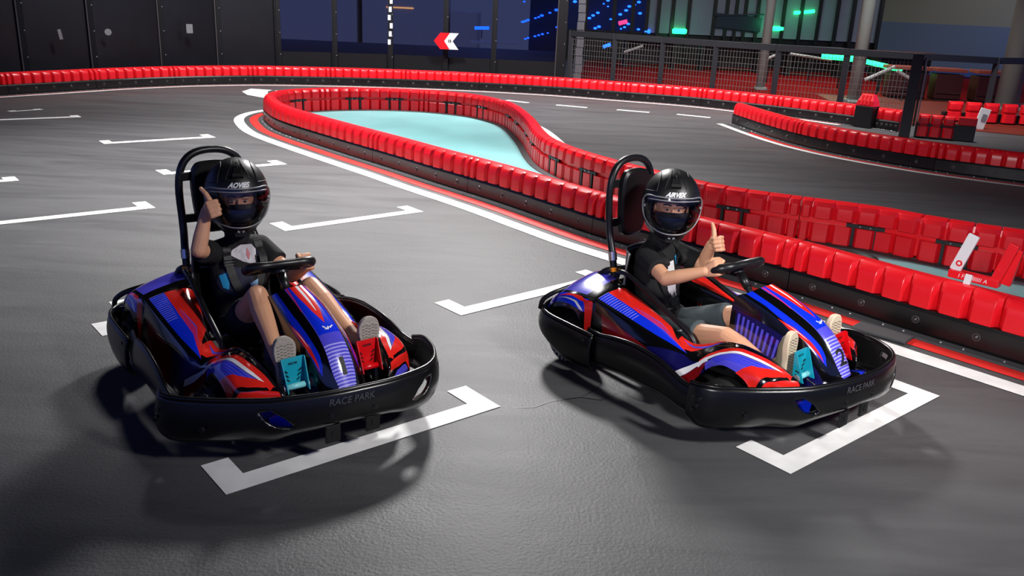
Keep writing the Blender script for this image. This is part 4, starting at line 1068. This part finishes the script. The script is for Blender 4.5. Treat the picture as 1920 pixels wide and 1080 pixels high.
    for s in (-1, 1):
        bm = bmesh.new(); tube(bm, [(-1.240, AX+s*.175, .490), (-1.252, AX+s*.172, .530)], .021, 16); bm_obj('collar', bm, M_chrome, rbar, smooth=False)
        bm = bmesh.new(); tube(bm, [(-1.227, AX+s*.177, .438), (-1.231, AX+s*.177, .458)], .024, 16); bx(bm, (-1.205, AX+s*.165, .448), (.03, .022, .02), bevel=.003); bm_obj('clamp', bm, M_orange, rbar)
    bm = bmesh.new(); tube(bm, smooth_path([(-1.30, AX-.20, .40), (-1.24, AX-.19, .445), (-1.18, AX-.1, .455), (-1.18, AX+.1, .455), (-1.24, AX+.19, .445), (-1.30, AX+.20, .40)], 5), .018, 10); bm_obj('rear_crossbar', bm, M_tube, root, smooth=True)
    # --- head rest pad
    hc = Vector((-1.285, AX-.01, .765))
    prof = [(-.055, -.17), (.055, -.17), (.085, -.12), (.10, 0), (.10, .09), (.085, .135), (.05, .155), (-.05, .155), (-.085, .135), (-.10, .09), (-.10, 0), (-.085, -.12)]
    pp = [(v.x, v.y) for v in smooth_path([(a, b, 0) for a, b in prof], 3, True)]
    bm = bmesh.new()
    loft(bm, [[(hc.x-.012, hc.y+a, hc.z+b) for a, b in pp], [(hc.x+.012, hc.y+a, hc.z+b) for a, b in pp], [(hc.x+.022, hc.y+a*.9, hc.z+b*.93) for a, b in pp]], True, True)
    bmesh.ops.recalc_face_normals(bm, faces=bm.faces[:])
    hr = bm_obj('head_rest', bm, M_seat, root); hr.data.polygons.foreach_set('use_smooth', [True]*len(hr.data.polygons)); hr.data.set_sharp_from_angle(angle=.5)
    text_on('lettering', 'TRIBOX', lambda x, y: Vector((hc.x+.0232, hc.y+x, hc.z+.08+y)), mat('pad_lettering', (34, 34, 36), .3), hr, .03, .2, .0004)
    for zz in (.66, .855):
        bm = bmesh.new(); bx(bm, (-1.303, AX, zz), (.012, .315 if zz < .8 else .30, .04), bevel=.003); bm_obj('head_rest_bracket', bm, M_tube, root)
    return root, kart_extra
kartA, kx = make_kart()
kartB = copy_tree(kartA)
def number(kart, s):
    fr = [c for c in kart.children if c.name.split('.')[0] == 'steering_fairing'][0]
    text_on('number', s, lambda x, y: kx['on_fair'](4.0-y*9.0, 4+x*22, .0015), M_dark, fr, .13, 0, .003)
number(kartA, '1'); number(kartB, '2')
tag(kartA, 'black, red and blue go-kart with number 1 on its nose, left of the other', 'go-kart')
tag(kartB, 'black, red and blue go-kart with number 2 on its nose, beside the red barrier', 'go-kart')
KM = []
for k, (o, x, y, rz) in enumerate(((kartA, -.5732, 2.9351, -.866797), (kartB, 1.448, 3.2603, -.829896))):
    o.location = (x, y, 0); o.rotation_euler = (0, 0, rz); KM.append(Matrix.Translation((x, y, 0)) @ Matrix.Rotation(rz, 4, 'Z'))
# ------------------------------------------------------------------ drivers
from mathutils.bvhtree import BVHTree
def V3(*a): return Vector(a)
def orth(m, p):
    m = Vector(m).normalized(); p = Vector(p); p = (p-m*p.dot(m)).normalized(); return m, p
def hand(bm, wrist, m, p, r, thumb='up', k=1.02, lean=0.):
    m = Vector(m).normalized(); r = Vector(r); r = (r-m*r.dot(m)).normalized(); p = Vector(p); p = (p-m*p.dot(m)-r*p.dot(r)).normalized()
    w = Vector(wrist)
    Q = lambda a, b, c: w+(m*a+p*b+r*c)*k
    for i, (ro, ln) in enumerate(((.030, .95), (.0105, 1.0), (-.009, .95), (-.0275, .82))):
        limb(bm, [(Q(.006, .004, ro*.5), .0140*k), (Q(.058, 0, ro*.97), .0108*k)], 10)
        a = Q(.064, 0, ro); b = Q(.064+.006*ln, .038*ln, ro*.97); c = Q(.064-.018*ln, .048*ln, ro*.95); d = Q(.064-.038*ln, .032*ln, ro*.93)
        limb(bm, [(a, .0093*k), (b, .0090*k), (c, .0086*k), (d, .0078*k)], 10)
    limb(bm, [(Q(.03, .006, -.012), .017*k), (Q(.035, .006, .012), .017*k)], 10)
    if thumb == 'up':
        limb(bm, [(Q(.016, .014, .016), .0155*k), (Q(.036, .022, .042), .0125*k), (Q(.035-lean*.4, .018, .070), .0112*k), (Q(.026-lean, .010, .097), .0088*k)], 10)
    else:
        limb(bm, [(Q(.016, .014, .018), .0150*k), (Q(.036, .030, .040), .0125*k), (Q(.058, .046, .036), .0112*k), (Q(.074, .050, .022), .0090*k)], 10)
def ellip(bm, secs, seg=24):
    """stack of ellipses (x, y, z, half width, half depth)"""
    rings = []
    for x, y, z, hw, hd in secs: rings.append([(x+hd*math.cos(2*PI*k/seg), y+hw*math.sin(2*PI*k/seg), z) for k in range(seg)])
    loft(bm, rings, True, True)
def head_geo(bm, Hm):
    """a child's head: skull, cheeks, nose, brow, lips, ears"""
    def s(c, r_, sc=(1, 1, 1)): sphere(bm, Hm @ Vector(c), r_, 18, sc, Hm.to_3x3())
    s((-.012, 0, .02), .088, (1.02, .86, 1.02)); s((.025, 0, -.035), .064, (1, .90, 1.12)); s((.045, 0, -.07), .036, (1, 1.1, .8))
    for q in (-1, 1):
        s((.052, q*.030, -.030), .028); s((.07, q*.026, .020), .017, (.7, 1.5, .55)); s((-.012, q*.078, -.012), .020, (.9, .45, 1.3))
    limb(bm, [(Hm @ V3(.083, 0, .008), .0075), (Hm @ V3(.097, 0, -.022), .0105)], 10)
    for q in (-1, 1): s((.089, q*.0095, -.027), .0075)
    s((.083, 0, -.052), .011, (.7, 1.7, .45)); s((.081, 0, -.061), .011, (.7, 1.5, .5))
def decal(name, ob, poly, x0, m, parent, n=10, off=.003, d=(-1, 0, 0)):
    """a flat print laid on a garment: polygon in the (y, z) plane dropped onto the cloth"""
    bvh = BVHTree.FromPolygons([v.co for v in ob.data.vertices], [p.vertices[:] for p in ob.data.polygons])
    bm = bmesh.new(); fc = bm.faces.new([bm.verts.new((0, y, z)) for y, z in poly])
    bmesh.ops.triangulate(bm, faces=[fc])
    for _ in range(5):
        es = [e for e in bm.edges if e.calc_length() > .012]
        if not es: break
        bmesh.ops.subdivide_edges(bm, edges=es, cuts=1); bmesh.ops.triangulate(bm, faces=bm.faces[:])
    last = None; D = Vector(d).normalized()
    for v in bm.verts:
        h, nr, ix, ds = bvh.ray_cast(Vector((x0, v.co.y, v.co.z)), D)
        if h is None: h = Vector((last.x if last else x0-.1, v.co.y, v.co.z)); nr = Vector((1, 0, 0))
        v.co = h+nr*off; last = h
    return bm_obj(name, bm, m, parent, smooth=True)
def ribbon(name, ob, pts, w, x0, m, parent, off=.004, th=.003):
    """webbing laid over a garment along (y, z) points seen from the front"""
    bvh = BVHTree.FromPolygons([v.co for v in ob.data.vertices], [p.vertices[:] for p in ob.data.polygons])
    P = smooth_path([(0, y, z) for y, z in pts], 8); bm = bmesh.new(); rings = []; hx = None
    for i, p in enumerate(P):
        t = (P[min(i+1, len(P)-1)]-P[max(i-1, 0)]).normalized(); sd = Vector((0, -t.z, t.y))
        e = []
        for q in (-1, -.33, .33, 1):
            a = p+sd*w/2*q; h, nr, ix, ds = bvh.ray_cast(Vector((x0, a.y, a.z)), Vector((-1, 0, 0)))
            if h is None or (hx is not None and h.x < hx-.06): h = Vector((hx if hx is not None else x0-.12, a.y, a.z))
            hx = h.x if hx is None else .6*hx+.4*h.x
            e.append(h.x)
        xm = max(e)
        ring = [Vector((xm+off, (p+sd*w/2*q).y, (p+sd*w/2*q).z)) for q in (-1, -.33, .33, 1)]
        rings.append(ring+[v-Vector((th, 0, 0)) for v in ring[::-1]])
    loft(bm, rings, True, True); bmesh.ops.recalc_face_normals(bm, faces=bm.faces[:])
    return bm_obj(name, bm, m, parent)
def helmet(parent, Hm, logo, stripe):
    a_, b_, c_ = .164, .140, .168
    def HS(ph, th, k=1.):
        ct, s_ = math.cos(th), math.sin(th)
        x = a_*ct*math.cos(ph); y = b_*ct*math.sin(ph); z = c_*s_
        fr_ = max(0, math.cos(ph))
        low = max(0, -th-.15)
        x += .050*fr_**1.5*math.sin(min(low*1.6, PI/2))*(.4+.6*ct)   # chin bar
        if th < -.35: x += .03*max(0, -math.cos(ph))*(-.35-th)*-1
        y *= 1-.10*max(0, -th-.3)*fr_
        z -= .012*fr_*max(0, -th)
        if th > .2: x -= .012*max(0, -math.cos(ph))*-1*math.sin(th*2)
        return Hm @ Vector((x*k, y*k, z*k))
    S = lambda u_, v_: HS(u_, v_)
    th0 = -1.02
    port = [(-1.05, .02), (-1.0, .17), (-.80, .25), (0, .27), (.80, .25), (1.0, .17), (1.05, .02), (.98, -.24), (.75, -.42), (.40, -.50), (0, -.52), (-.40, -.50), (-.75, -.42), (-.98, -.24)]
    sh = painted('helmet', S, (-PI, PI), (th0, PI/2-.0005), 90, 56, [M_helmet], [], parent, holes=(port,))
    md = sh.modifiers.new('thickness', 'SOLIDIFY'); md.thickness = .012; md.offset = -1
    # lining cup behind the face, dark
    bm = bmesh.new()
    n_ = 40; R = []
    for k in range(13):
        th = th0+(PI/2-.01-th0)*k/12
        R.append([bm.verts.new(HS(2*PI*q/n_, th, .90)) for q in range(n_)])
    for A, B in zip(R, R[1:]):
        for q in range(n_):
            pc = 2*PI*(q+.5)/n_; pc = pc-2*PI if pc > PI else pc
            thc = th0+(PI/2-th0)*(R.index(A)+.5)/12
            if abs(pc) < 1.0 and -.55 < thc < .28: continue
            bm.faces.new((A[q], A[(q+1) % n_], B[(q+1) % n_], B[q]))
    bm_obj('lining', bm, M_lining, sh, smooth=True)
    # collar roll and chin edge
    bm = bmesh.new(); tube(bm, [HS(2*PI*k/48, th0, .985) for k in range(48)], .010, 8, closed=True); bm_obj('collar_roll', bm, M_lining, sh, smooth=True)
    V_ = lambda u_, v_: HS(u_, v_, 1.025)
    vis = [(-1.30, .05), (-1.26, .22), (-1.05, .33), (-.6, .36), (0, .37), (.6, .36), (1.05, .33), (1.26, .22), (1.30, .05), (1.20, -.25), (.95, -.48), (.5, -.60), (0, -.62), (-.5, -.60), (-.95, -.48), (-1.20, -.25)]
    out_ = [(-1.6, -.9), (1.6, -.9), (1.6, .6), (-1.6, .6)]
    bmv = painted('visor', V_, (-1.4, 1.4), (-.70, .45), 56, 30, [M_visor, M_helmet], [(vis, 0)], sh)
    # trim the visor to its outline
    bm = bmesh.new(); bm.from_mesh(bmv.data)
    bpy.data.meshes  # keep
    bm.free()
    return sh, HS, vis, V_, bmv
def make_helmet(parent, Hm, logo, tx):
    sh, HS, vis, V_, old = helmet(parent, Hm, logo, None)
    me = old.data; bpy.data.objects.remove(old); bpy.data.meshes.remove(me)
    rect = [(-1.5, -.8), (1.5, -.8), (1.5, .5), (-1.5, .5)]
    # complement of the outline, as four holes around it
    up = [p for p in vis if p[1] >= .05-1e-6]; dn = [p for p in vis if p[1] <= .05+1e-6]
    up = sorted(up); dn = sorted(dn)
    h1 = [(-1.45, .05), (-1.45, .5), (1.45, .5), (1.45, .05)]+[p for p in up[::-1]]
    h2 = [(-1.45, .05), (-1.45, -.8), (1.45, -.8), (1.45, .05)]+[p for p in dn[::-1]]
    vz = painted('visor', V_, (-1.4, 1.4), (-.70, .45), 56, 30, [M_visor], [], sh, holes=(h1, h2))
    bm = bmesh.new()
    ring = smooth_path([V_(a, b) for a, b in vis], 4, True)
    tube(bm, ring, .0036, 8, closed=True)
    bm_obj('visor_edge', bm, M_hub, vz, smooth=True)
    bm = bmesh.new()
    tube(bm, [HS(a, .285-.05*abs(a)**3, 1.038) for a in [(-1.0+.1*k) for k in range(21)]], .003, 6); bm_obj('visor_top_line', bm, M_hub, vz, smooth=True)
    for q in (-1, 1):
        bm = bmesh.new(); sphere(bm, V_(q*1.12, .02), .008, 10); bm_obj('visor_pin', bm, M_hub, vz)
    # top vent
    vt = [(-.16, .74), (-.11, 1.02), (-.02, 1.16), (.02, 1.16), (.11, 1.02), (.16, .74), (.10, .70), (-.10, .70)]
    bm = bmesh.new()
    base = [HS(a*1.5, b, 1.0) for a, b in vt]; topv = [HS(a*1.1, b, 1.055 if b > .8 else 1.07) for a, b in vt]
    loft(bm, [base, topv], True, True); bmesh.ops.recalc_face_normals(bm, faces=bm.faces[:])
    ve = bm_obj('vent', bm, M_helmet, sh)
    bm = bmesh.new(); pts_ = [HS(a, b, 1.085) for a, b in ((-.13, .70), (.13, .70))]
    rot = (Hm.to_3x3())
    bx(bm, HS(0, .70, 1.045), (.02, .045, .014), rot @ Matrix.Rotation(-.75, 3, 'Y')); sphere(bm, HS(0, .98, 1.055), .008, 10, (1, .8, 1.3), rot)
    bm_obj('vent_slot', bm, M_dark, sh)
    # shell seams and side scoops
    for q in (-1, 1):
        bm = bmesh.new()
        tube(bm, smooth_path([HS(q*.45, .62, 1.003), HS(q*.42, .85, 1.003), HS(q*.36, 1.1, 1.003), HS(q*.5, 1.35, 1.003)], 5), .0022, 6)
        tube(bm, smooth_path([HS(q*.75, .50, 1.003), HS(q*.85, .78, 1.003), HS(q*1.0, 1.0, 1.003), HS(q*1.5, 1.12, 1.003)], 5), .0022, 6)
        tube(bm, smooth_path([HS(q*.75, .50, 1.003), HS(q*1.1, .46, 1.003), HS(q*1.35, .42, 1.003)], 5), .0022, 6)
        bm_obj('shell_seam', bm, M_dark, sh)
    # chin vents and light slots
    bm = bmesh.new()
    for q in (-1, 1): tube(bm, [HS(q*.06, -.80, 1.01), HS(q*.16, -.77, 1.01)], .005, 6)
    bm_obj('chin_vent', bm, M_hub, sh)
    bm = bmesh.new()
    bx(bm, HS(0, -.9, 1.0), (.02, .05, .02), rot); bm_obj('chin_intake', bm, M_dark, sh)
    text_on('lettering', tx, lambda x, y: HS(x/.15, .465+y/.17, 1.006), M_print, sh, .031, .5, .0014)
    bm = bmesh.new()
    for k in range(3): tube(bm, [HS(-1.32, -.55-.07*k, 1.012), HS(-1.18, -.55-.07*k, 1.012)], .004, 6)
    tube(bm, [HS(-1.42, -.62, 1.012), HS(-1.5, -.66, 1.012)], .004, 6)
    bm_obj('side_mark', bm, mat('grey_side_mark', (120, 122, 128), .4), sh)
    return sh
def shoe(parent, c, up, nrm, msole, mup, k=1., flip=1):
    """up: heel to toe, nrm: the way the sole faces"""
    up = Vector(up).normalized(); nrm = Vector(nrm); nrm = (nrm-up*nrm.dot(up)).normalized(); sd = up.cross(nrm)*flip
    T = Matrix((up, sd, -nrm)).transposed().to_4x4(); T.translation = Vector(c)
    out = [(-.098, 0), (-.09, .024), (-.06, .031), (-.01, .029), (.035, .037), (.07, .036), (.095, .020), (.102, 0), (.095, -.022), (.07, -.034), (.035, -.036), (-.01, -.028), (-.06, -.030), (-.09, -.022)]
    pp = smooth_path([(x*k*1.10, y*k*1.28, 0) for x, y in out], 4, True)
    bm = bmesh.new(); loft(bm, [[Vector((p.x*.97, p.y*.95, -.003)) for p in pp], [p for p in pp], [Vector((p.x, p.y, .016)) for p in pp], [Vector((p.x*.97, p.y*.93, .022)) for p in pp]], True, True)
    bmesh.ops.recalc_face_normals(bm, faces=bm.faces[:]); bmesh.ops.transform(bm, matrix=T, verts=bm.verts[:])
    so = bm_obj('shoe', bm, msole, parent)
    so.data.polygons.foreach_set('use_smooth', [True]*len(so.data.polygons)); so.data.set_sharp_from_angle(angle=.6)
    bm = bmesh.new()
    for i in range(13):
        x = (-.075+.0125*i)*k
        hw = .029*k if i > 2 else .020*k
        q = 5
        for j in range(q):
            y = -hw+2*hw*j/(q-1); bx(bm, (x+.004*((j % 2)), y, -.0034), (.0035, hw*.36, .0024))
    bmesh.ops.transform(bm, matrix=T, verts=bm.verts[:]); bm_obj('tread', bm, M_groove, so)
    bm = bmesh.new()
    limb(bm, [((-.06*k, 0, .04), .030*k), ((-.055*k, 0, .065), .028*k)]); limb(bm, [((-.05*k, 0, .035), .029*k), ((.03*k, 0, .030), .030*k), ((.066*k, .001, .022), .026*k)])
    bmesh.ops.transform(bm, matrix=T, verts=bm.verts[:])
    uo = remesh('shoe_upper', bm, mup, so, .005, 3)
    return so
def driver(kart_i, cfg):
    KMx = KM[kart_i]
    g = cfg
    bm = bmesh.new()
    dy = g['dy']
    ellip(bm, [(-1.02, dy, .12, .08, .05), (-1.035, dy, .16, .105, .08), (-1.065, dy, .26, .100, .072), (-1.09, dy, .36, .104, .070), (-1.105, dy, .46, .112, .070), (-1.11, dy, .53, .112, .060), (-1.108, dy, .575, .07, .048)])
    H = g['head']; Hm = Matrix.Translation(H['c']) @ Matrix.Rotation(H['yaw'], 4, 'Z') @ Matrix.Rotation(H['pitch'], 4, 'Y')
    limb(bm, [((-1.108, dy, .55), .05), (Vector(H['c'])+Vector((-.02, 0, -.07)), .045)])
    head_geo(bm, Hm @ Matrix.Translation((.025, 0, -.01)))
    for q in ('R', 'L'):
        A = g['arm'+q]; limb(bm, [(A[0], .042), (A[1], .0335), (Vector(A[1]).lerp(Vector(A[2]), .35), .0335), (A[2], .0235)])
        h = g['hand'+q]; hand(bm, A[2], h[0], h[1], h[2], h[3], 1.02, h[4] if len(h) > 4 else 0)
        Lg = g['leg'+q]; K = Vector(Lg[1]); An = Vector(Lg[2])
        limb(bm, [(Lg[0], .072), (Vector(Lg[0]).lerp(K, .6), .056), (K, .044), (K.lerp(An, .30), .046), (K.lerp(An, .65), .034), (An, .027)])
        ft = g['foot'+q]; limb(bm, [(An, .027), (Vector(ft[0])+Vector((-.035, 0, -.02)), .026)])
    body = remesh('person', bm, M_skin, None, .0034, 3, .5)
    body.matrix_world = KMx
    tag(body, g['label'], 'person')
    # eyes, brows, mask, hair
    E = Hm @ Matrix.Translation((.025, 0, -.01))
    for q in (-1, 1):
        bm = bmesh.new(); sphere(bm, E @ V3(.0725, q*.028, .004), .0100, 14, (.8, 1.2, .44), E.to_3x3()); e_ = bm_obj('eye', bm, M_eye, body, smooth=True)
        bm = bmesh.new(); sphere(bm, E @ V3(.0778, q*.0275, .0042), .0056, 12, (.55, 1, .8), E.to_3x3()); bm_obj('iris', bm, M_iris, e_, smooth=True)
        bm = bmesh.new(); tube(bm, smooth_path([E @ V3(.083, q*.012, .026), E @ V3(.083, q*.028, .031), E @ V3(.072, q*.046, .024)], 4), .0036, 6); bm_obj('eyebrow', bm, M_hair, body, smooth=True)
    bm = bmesh.new()
    R = []
    for k in range(9):
        z = -.012-.088*k/8
        R.append([bm.verts.new(E @ V3((.105-.018*(k/8)**2 if abs(j) < 3 else .10)*math.cos(j*.17)-.004*max(0, k-5), .082*math.sin(j*.19)*(1-.25*(k/8)), z+.010*(math.cos(j*.25) if k == 0 else 0)+.0)) for j in range(-7, 8)])
    for A, B in zip(R, R[1:]):
        for j in range(14): bm.faces.new((A[j], A[j+1], B[j+1], B[j]))
    mk = bm_obj('face_mask', bm, M_mask, body, smooth=True); md = mk.modifiers.new('thickness', 'SOLIDIFY'); md.thickness = .002
    bm = bmesh.new()
    sphere(bm, E @ V3(-.014, 0, .032), .090, 20, (1.03, .88, .98), E.to_3x3())
    geom = bm.verts[:]+bm.edges[:]+bm.faces[:]
    bmesh.ops.bisect_plane(bm, geom=geom, plane_co=E @ V3(.05, 0, .056), plane_no=E.to_3x3() @ V3(-.75, 0, .66).normalized(), clear_inner=True)
    bm_obj('hair', bm, M_hair, body, smooth=True)
    # T-shirt
    bm = bmesh.new()
    ellip(bm, [(-1.04, dy, .165, .124, .098), (-1.065, dy, .25, .126, .096), (-1.088, dy, .35, .130, .092), (-1.105, dy, .45, .138, .090), (-1.112, dy, .53, .132, .076), (-1.11, dy, .578, .078, .058), (-1.108, dy, .60, .060, .054)])
    for q in ('R', 'L'):
        A = g['arm'+q]; s_ = Vector(A[0]); e_ = Vector(A[1])
        en = s_.lerp(e_, g['sleeve'+q]); inn = Vector((-1.11, dy+(s_.y-dy)*.45, .545))
        limb(bm, [(inn, .058), (s_, .055)]); tube(bm, [s_, s_.lerp(en, .5), en], [.054, .054, .055], 18)
    shirt = remesh('t_shirt', bm, M_shirt, body, .006, 3)
    bm = bmesh.new()
    tube(bm, [(-1.108, dy, .565), Vector((-1.106, dy, .60)), Vector(H['c'])+Vector((-.015, 0, -.12))], [.060, .056, .062], 20)
    bm_obj('neck_gaiter', bm, M_shirt, body, smooth=True)
    # shorts
    bm = bmesh.new()
    ellip(bm, [(-1.01, dy, .10, .09, .06), (-1.03, dy, .15, .122, .098), (-1.05, dy, .21, .120, .092)])
    for q in ('R', 'L'):
        Lg = g['leg'+q]; a = Vector(Lg[0]); b = a.lerp(Vector(Lg[1]), g['hem'])
        limb(bm, [(a+Vector((-.04, 0, .01)), .082), (a, .083)]); tube(bm, [a, a.lerp(b, .5), b], [.083, .076, .070], 20)
    remesh('shorts', bm, g['mshorts'], body, .007, 3)
    for q, fl in (('R', 1), ('L', -1)):
        ft = g['foot'+q]; shoe(body, ft[0], ft[1], ft[2], g['msole'], g['mshoe'], .98, fl)
    make_helmet(body, Hm, None, g['logo'])
    return body, shirt
kidA, shirtA = driver(0, dict(dy=.03, label='person in black helmet and dark T-shirt raising the right thumb in the left kart',
    head=dict(c=(-1.075, .025, .800), yaw=-.32, pitch=.02),
    armR=((-1.115, -.075, .535), (-.975, -.198, .600), (-.985, -.150, .762)), armL=((-1.115, .140, .535), (-.93, .205, .43), (-.715, .172, .535)),
    handR=((.93, -.12, .30), (.30, .95, .0), (-.22, -.20, .95), 'up', .010), handL=((.80, -.02, .60), (-.05, -1, .1), (-.55, 0, .80), 'grip'),
    legR=((-.99, -.06, .175), (-.630, -.092, .475), (-.300, -.166, .345)), legL=((-.99, .12, .175), (-.630, .150, .470), (-.300, .172, .345)),
    footR=((-.225, -.165, .330), (-.10, .0, .99), (.98, .05, .12)), footL=((-.228, .200, .335), (-.06, .05, .99), (.98, -.05, .12)),
    sleeveR=.78, sleeveL=.55, hem=.62, mshorts=M_shorts_navy, msole=M_sole, mshoe=M_shoe, logo='AOVIES'))
kidB, shirtB = driver(1, dict(dy=.01, label='person in black helmet with white name tag raising the left thumb in the right kart',
    head=dict(c=(-1.060, .012, .790), yaw=-.80, pitch=.03),
    armR=((-1.085, -.105, .535), (-.905, -.172, .485), (-.735, -.118, .557)), armL=((-1.085, .120, .530), (-.955, .185, .480), (-.905, .155, .600)),
    handR=((.80, .12, .40), (.0, 1, -.1), (-.40, .0, .85), 'grip'), handL=((.93, .10, .28), (.30, -.95, .0), (-.22, .05, .98), 'up'),
    legR=((-.98, -.075, .170), (-.565, -.150, .305), (-.300, -.168, .245)), legL=((-.98, .10, .175), (-.600, .130, .350), (-.300, .165, .300)),
    footR=((-.228, -.172, .330), (-.02, .0, .99), (.98, .10, .05)), footL=((-.228, .175, .330), (-.02, .03, .99), (.98, -.05, .08)),
    sleeveR=.62, sleeveL=.75, hem=.66, mshorts=M_shorts_grey, msole=M_sole2, mshoe=M_shoe2, logo='AIRVEX'))
M_sprint = mat('blue_print', (40, 150, 200), .6); M_pprint = mat('pink_print', (190, 110, 118), .6); M_gprint = mat('pale_grey_print', (196, 192, 198), .7, var=.2, vscale=30); M_nprint = mat('navy_print', (24, 28, 56), .7)
pr = decal('shirt_print', shirtA, [(-.035, .535), (-.02, .555), (.02, .575), (.07, .570), (.10, .53), (.095, .49), (.06, .485), (.02, .50)], -.7, M_gprint, shirtA)
decal('pink_print', shirtA, [(.045, .56), (.055, .53), (.045, .505), (.035, .53)], -.7, M_pprint, pr, off=.005)
decal('round_print', shirtA, [(-.02+.075*math.cos(a), .415+.065*math.sin(a)) for a in [2*PI*k/24 for k in range(24)]], -.7, M_nprint, shirtA)
decal('blue_print', shirtA, [(-.085, .445), (-.055, .46), (-.05, .42), (-.055, .38), (-.075, .39)], -.7, M_sprint, shirtA, off=.005)
decal('blue_print', shirtA, [(.035, .40), (.075, .415), (.075, .37), (.04, .35)], -.7, mat('pale_blue_print', (150, 190, 225), .6), shirtA, off=.005)
decal('name_tag', shirtB, [(-.03, .505), (.035, .51), (.035, .455), (-.03, .45)], -.7, M_print, shirtB, off=.006)
decal('shirt_print', shirtB, [(-.03, .40), (.05, .41), (.06, .34), (.0, .33)], -.7, M_gprint, shirtB, off=.004)
decal('blue_print', shirtB, [(.05, .525), (.065, .53), (.07, .49), (.055, .485)], -.7, M_sprint, shirtB, off=.005)
# harness belts belong to the karts
def harness(kart, shirt, dy):
    hs = empty('harness', parent=kart)
    for s in (-1, 1):
        ribbon('shoulder_strap', shirt, [(dy+s*.075, .585), (dy+s*.078, .54), (dy+s*.072, .47), (dy+s*.055, .40), (dy+s*.02, .33)], .036, -.7, M_belt, hs)
        bm = bmesh.new()
        b0 = BVHTree.FromPolygons([v.co for v in shirt.data.vertices], [p.vertices[:] for p in shirt.data.polygons])
        h = b0.ray_cast(Vector((-.7, dy+s*.075, .505)), Vector((-1, 0, 0)))[0] or Vector((-1.03, dy+s*.075, .505))
        rt = Matrix.Rotation(-.15, 3, 'Y')
        for dz in (-.014, .0, .014): bx(bm, h+Vector((.010, 0, dz)), (.010, .05, .006), rt, .002)
        for e in (-1, 1): bx(bm, h+Vector((.010, e*.023, 0)), (.010, .006, .036), rt, .002)
        bm_obj('buckle', bm, M_buckle, hs)
        bm = bmesh.new(); tube(bm, [(-1.10, dy+s*.125, .19), (-1.03, dy+s*.10, .24), (-.985, dy+s*.04, .28), (-.975, dy, .285)], .013, 8); bm_obj('lap_strap', bm, M_belt, hs, smooth=True)
    h = b0.ray_cast(Vector((-.7, dy, .32)), Vector((-1, 0, 0)))[0] or Vector((-.98, dy, .32))
    bm = bmesh.new(); tube(bm, [h+Vector((0, 0, 0)), h+Vector((.016, 0, 0))], .028, 20); bm_obj('centre_buckle', bm, M_buckle, hs)
harness(kartA, shirtA, .03); harness(kartB, shirtB, .01)
# ------------------------------------------------------------------ light and view
W = bpy.data.worlds.new('night'); sc.world = W; W.use_nodes = True
nt = W.node_tree; bg = nt.nodes['Background']
tc = nt.nodes.new('ShaderNodeTexCoord'); sp = nt.nodes.new('ShaderNodeSeparateXYZ'); rp = nt.nodes.new('ShaderNodeValToRGB')
nt.links.new(tc.outputs['Generated'], sp.inputs[0]); nt.links.new(sp.outputs['Z'], rp.inputs['Fac']); nt.links.new(rp.outputs['Color'], bg.inputs['Color'])
rp.color_ramp.elements[0].position = 0; rp.color_ramp.elements[0].color = (.020, .024, .050, 1)
rp.color_ramp.elements[1].position = .2; rp.color_ramp.elements[1].color = (.030, .045, .16, 1)
bg.inputs['Strength'].default_value = 3.4
def down(loc, e, size, target=None, color=(1, 1, 1), spot=None, blend=.7, name='ceiling_or_fill_lamp'):
    d = Vector(target)-Vector(loc) if target else Vector((0, 0, -1))
    if spot: return add_light('SPOT', name, loc, e, color, size, d, spot, blend=blend)
    return add_light('AREA', name, loc, e, color, size, d)
COOL = (1, .98, .97)
down((-.3, 11.0, 5.0), 2500, .45, (.2, 5.0, 0), COOL, spot=1.7, blend=1)
down((-2.6, 9.5, 5.2), 3300, .5, (-3.2, 8.2, 0), COOL, spot=1.6, blend=1)
down((1.8, 12.0, 5.2), 1700, .5, (1.1, 12.6, 0), COOL, spot=1.9, blend=1)
down((4.2, .6, 4.2), 1500, .35, (.9, 3.5, .45), (1, .97, .94), spot=.75, blend=.8)
down((-1.8, -2.0, 3.2), 1700, .5, (2.6, 4.9, .35), COOL, spot=.46, blend=.9)  # added fill to brighten the island's front row, not a ceiling fixture
down((-4.0, 13.2, 5.2), 1700, .5, (-4.0, 15.5, 0), COOL, spot=2.4, blend=1)
down((.5, 13.8, 5.2), 1700, .5, (.5, 17, 0), COOL, spot=2.4, blend=1)
down((7.0, 21.5, 5.2), 1300, .8, (6.5, 22, 0), (1, .95, .92), spot=2.6, blend=1)
down((13.5, 22.0, 5.2), 600, .6, (14.5, 27, 2.5), (1, .97, .9), spot=1.9, blend=1)  # added to throw neutral light on the far grey wall
down((6.0, 13.2, 5.2), 1700, .5, (6.0, 15.5, .8), COOL, spot=1.7, blend=1)
vs = sc.view_settings
sc.display_settings.display_device = 'sRGB'
vs.view_transform = 'Standard'; vs.look = 'None'; vs.gamma = 1; vs.use_curve_mapping = False
vs.exposure = 0.0
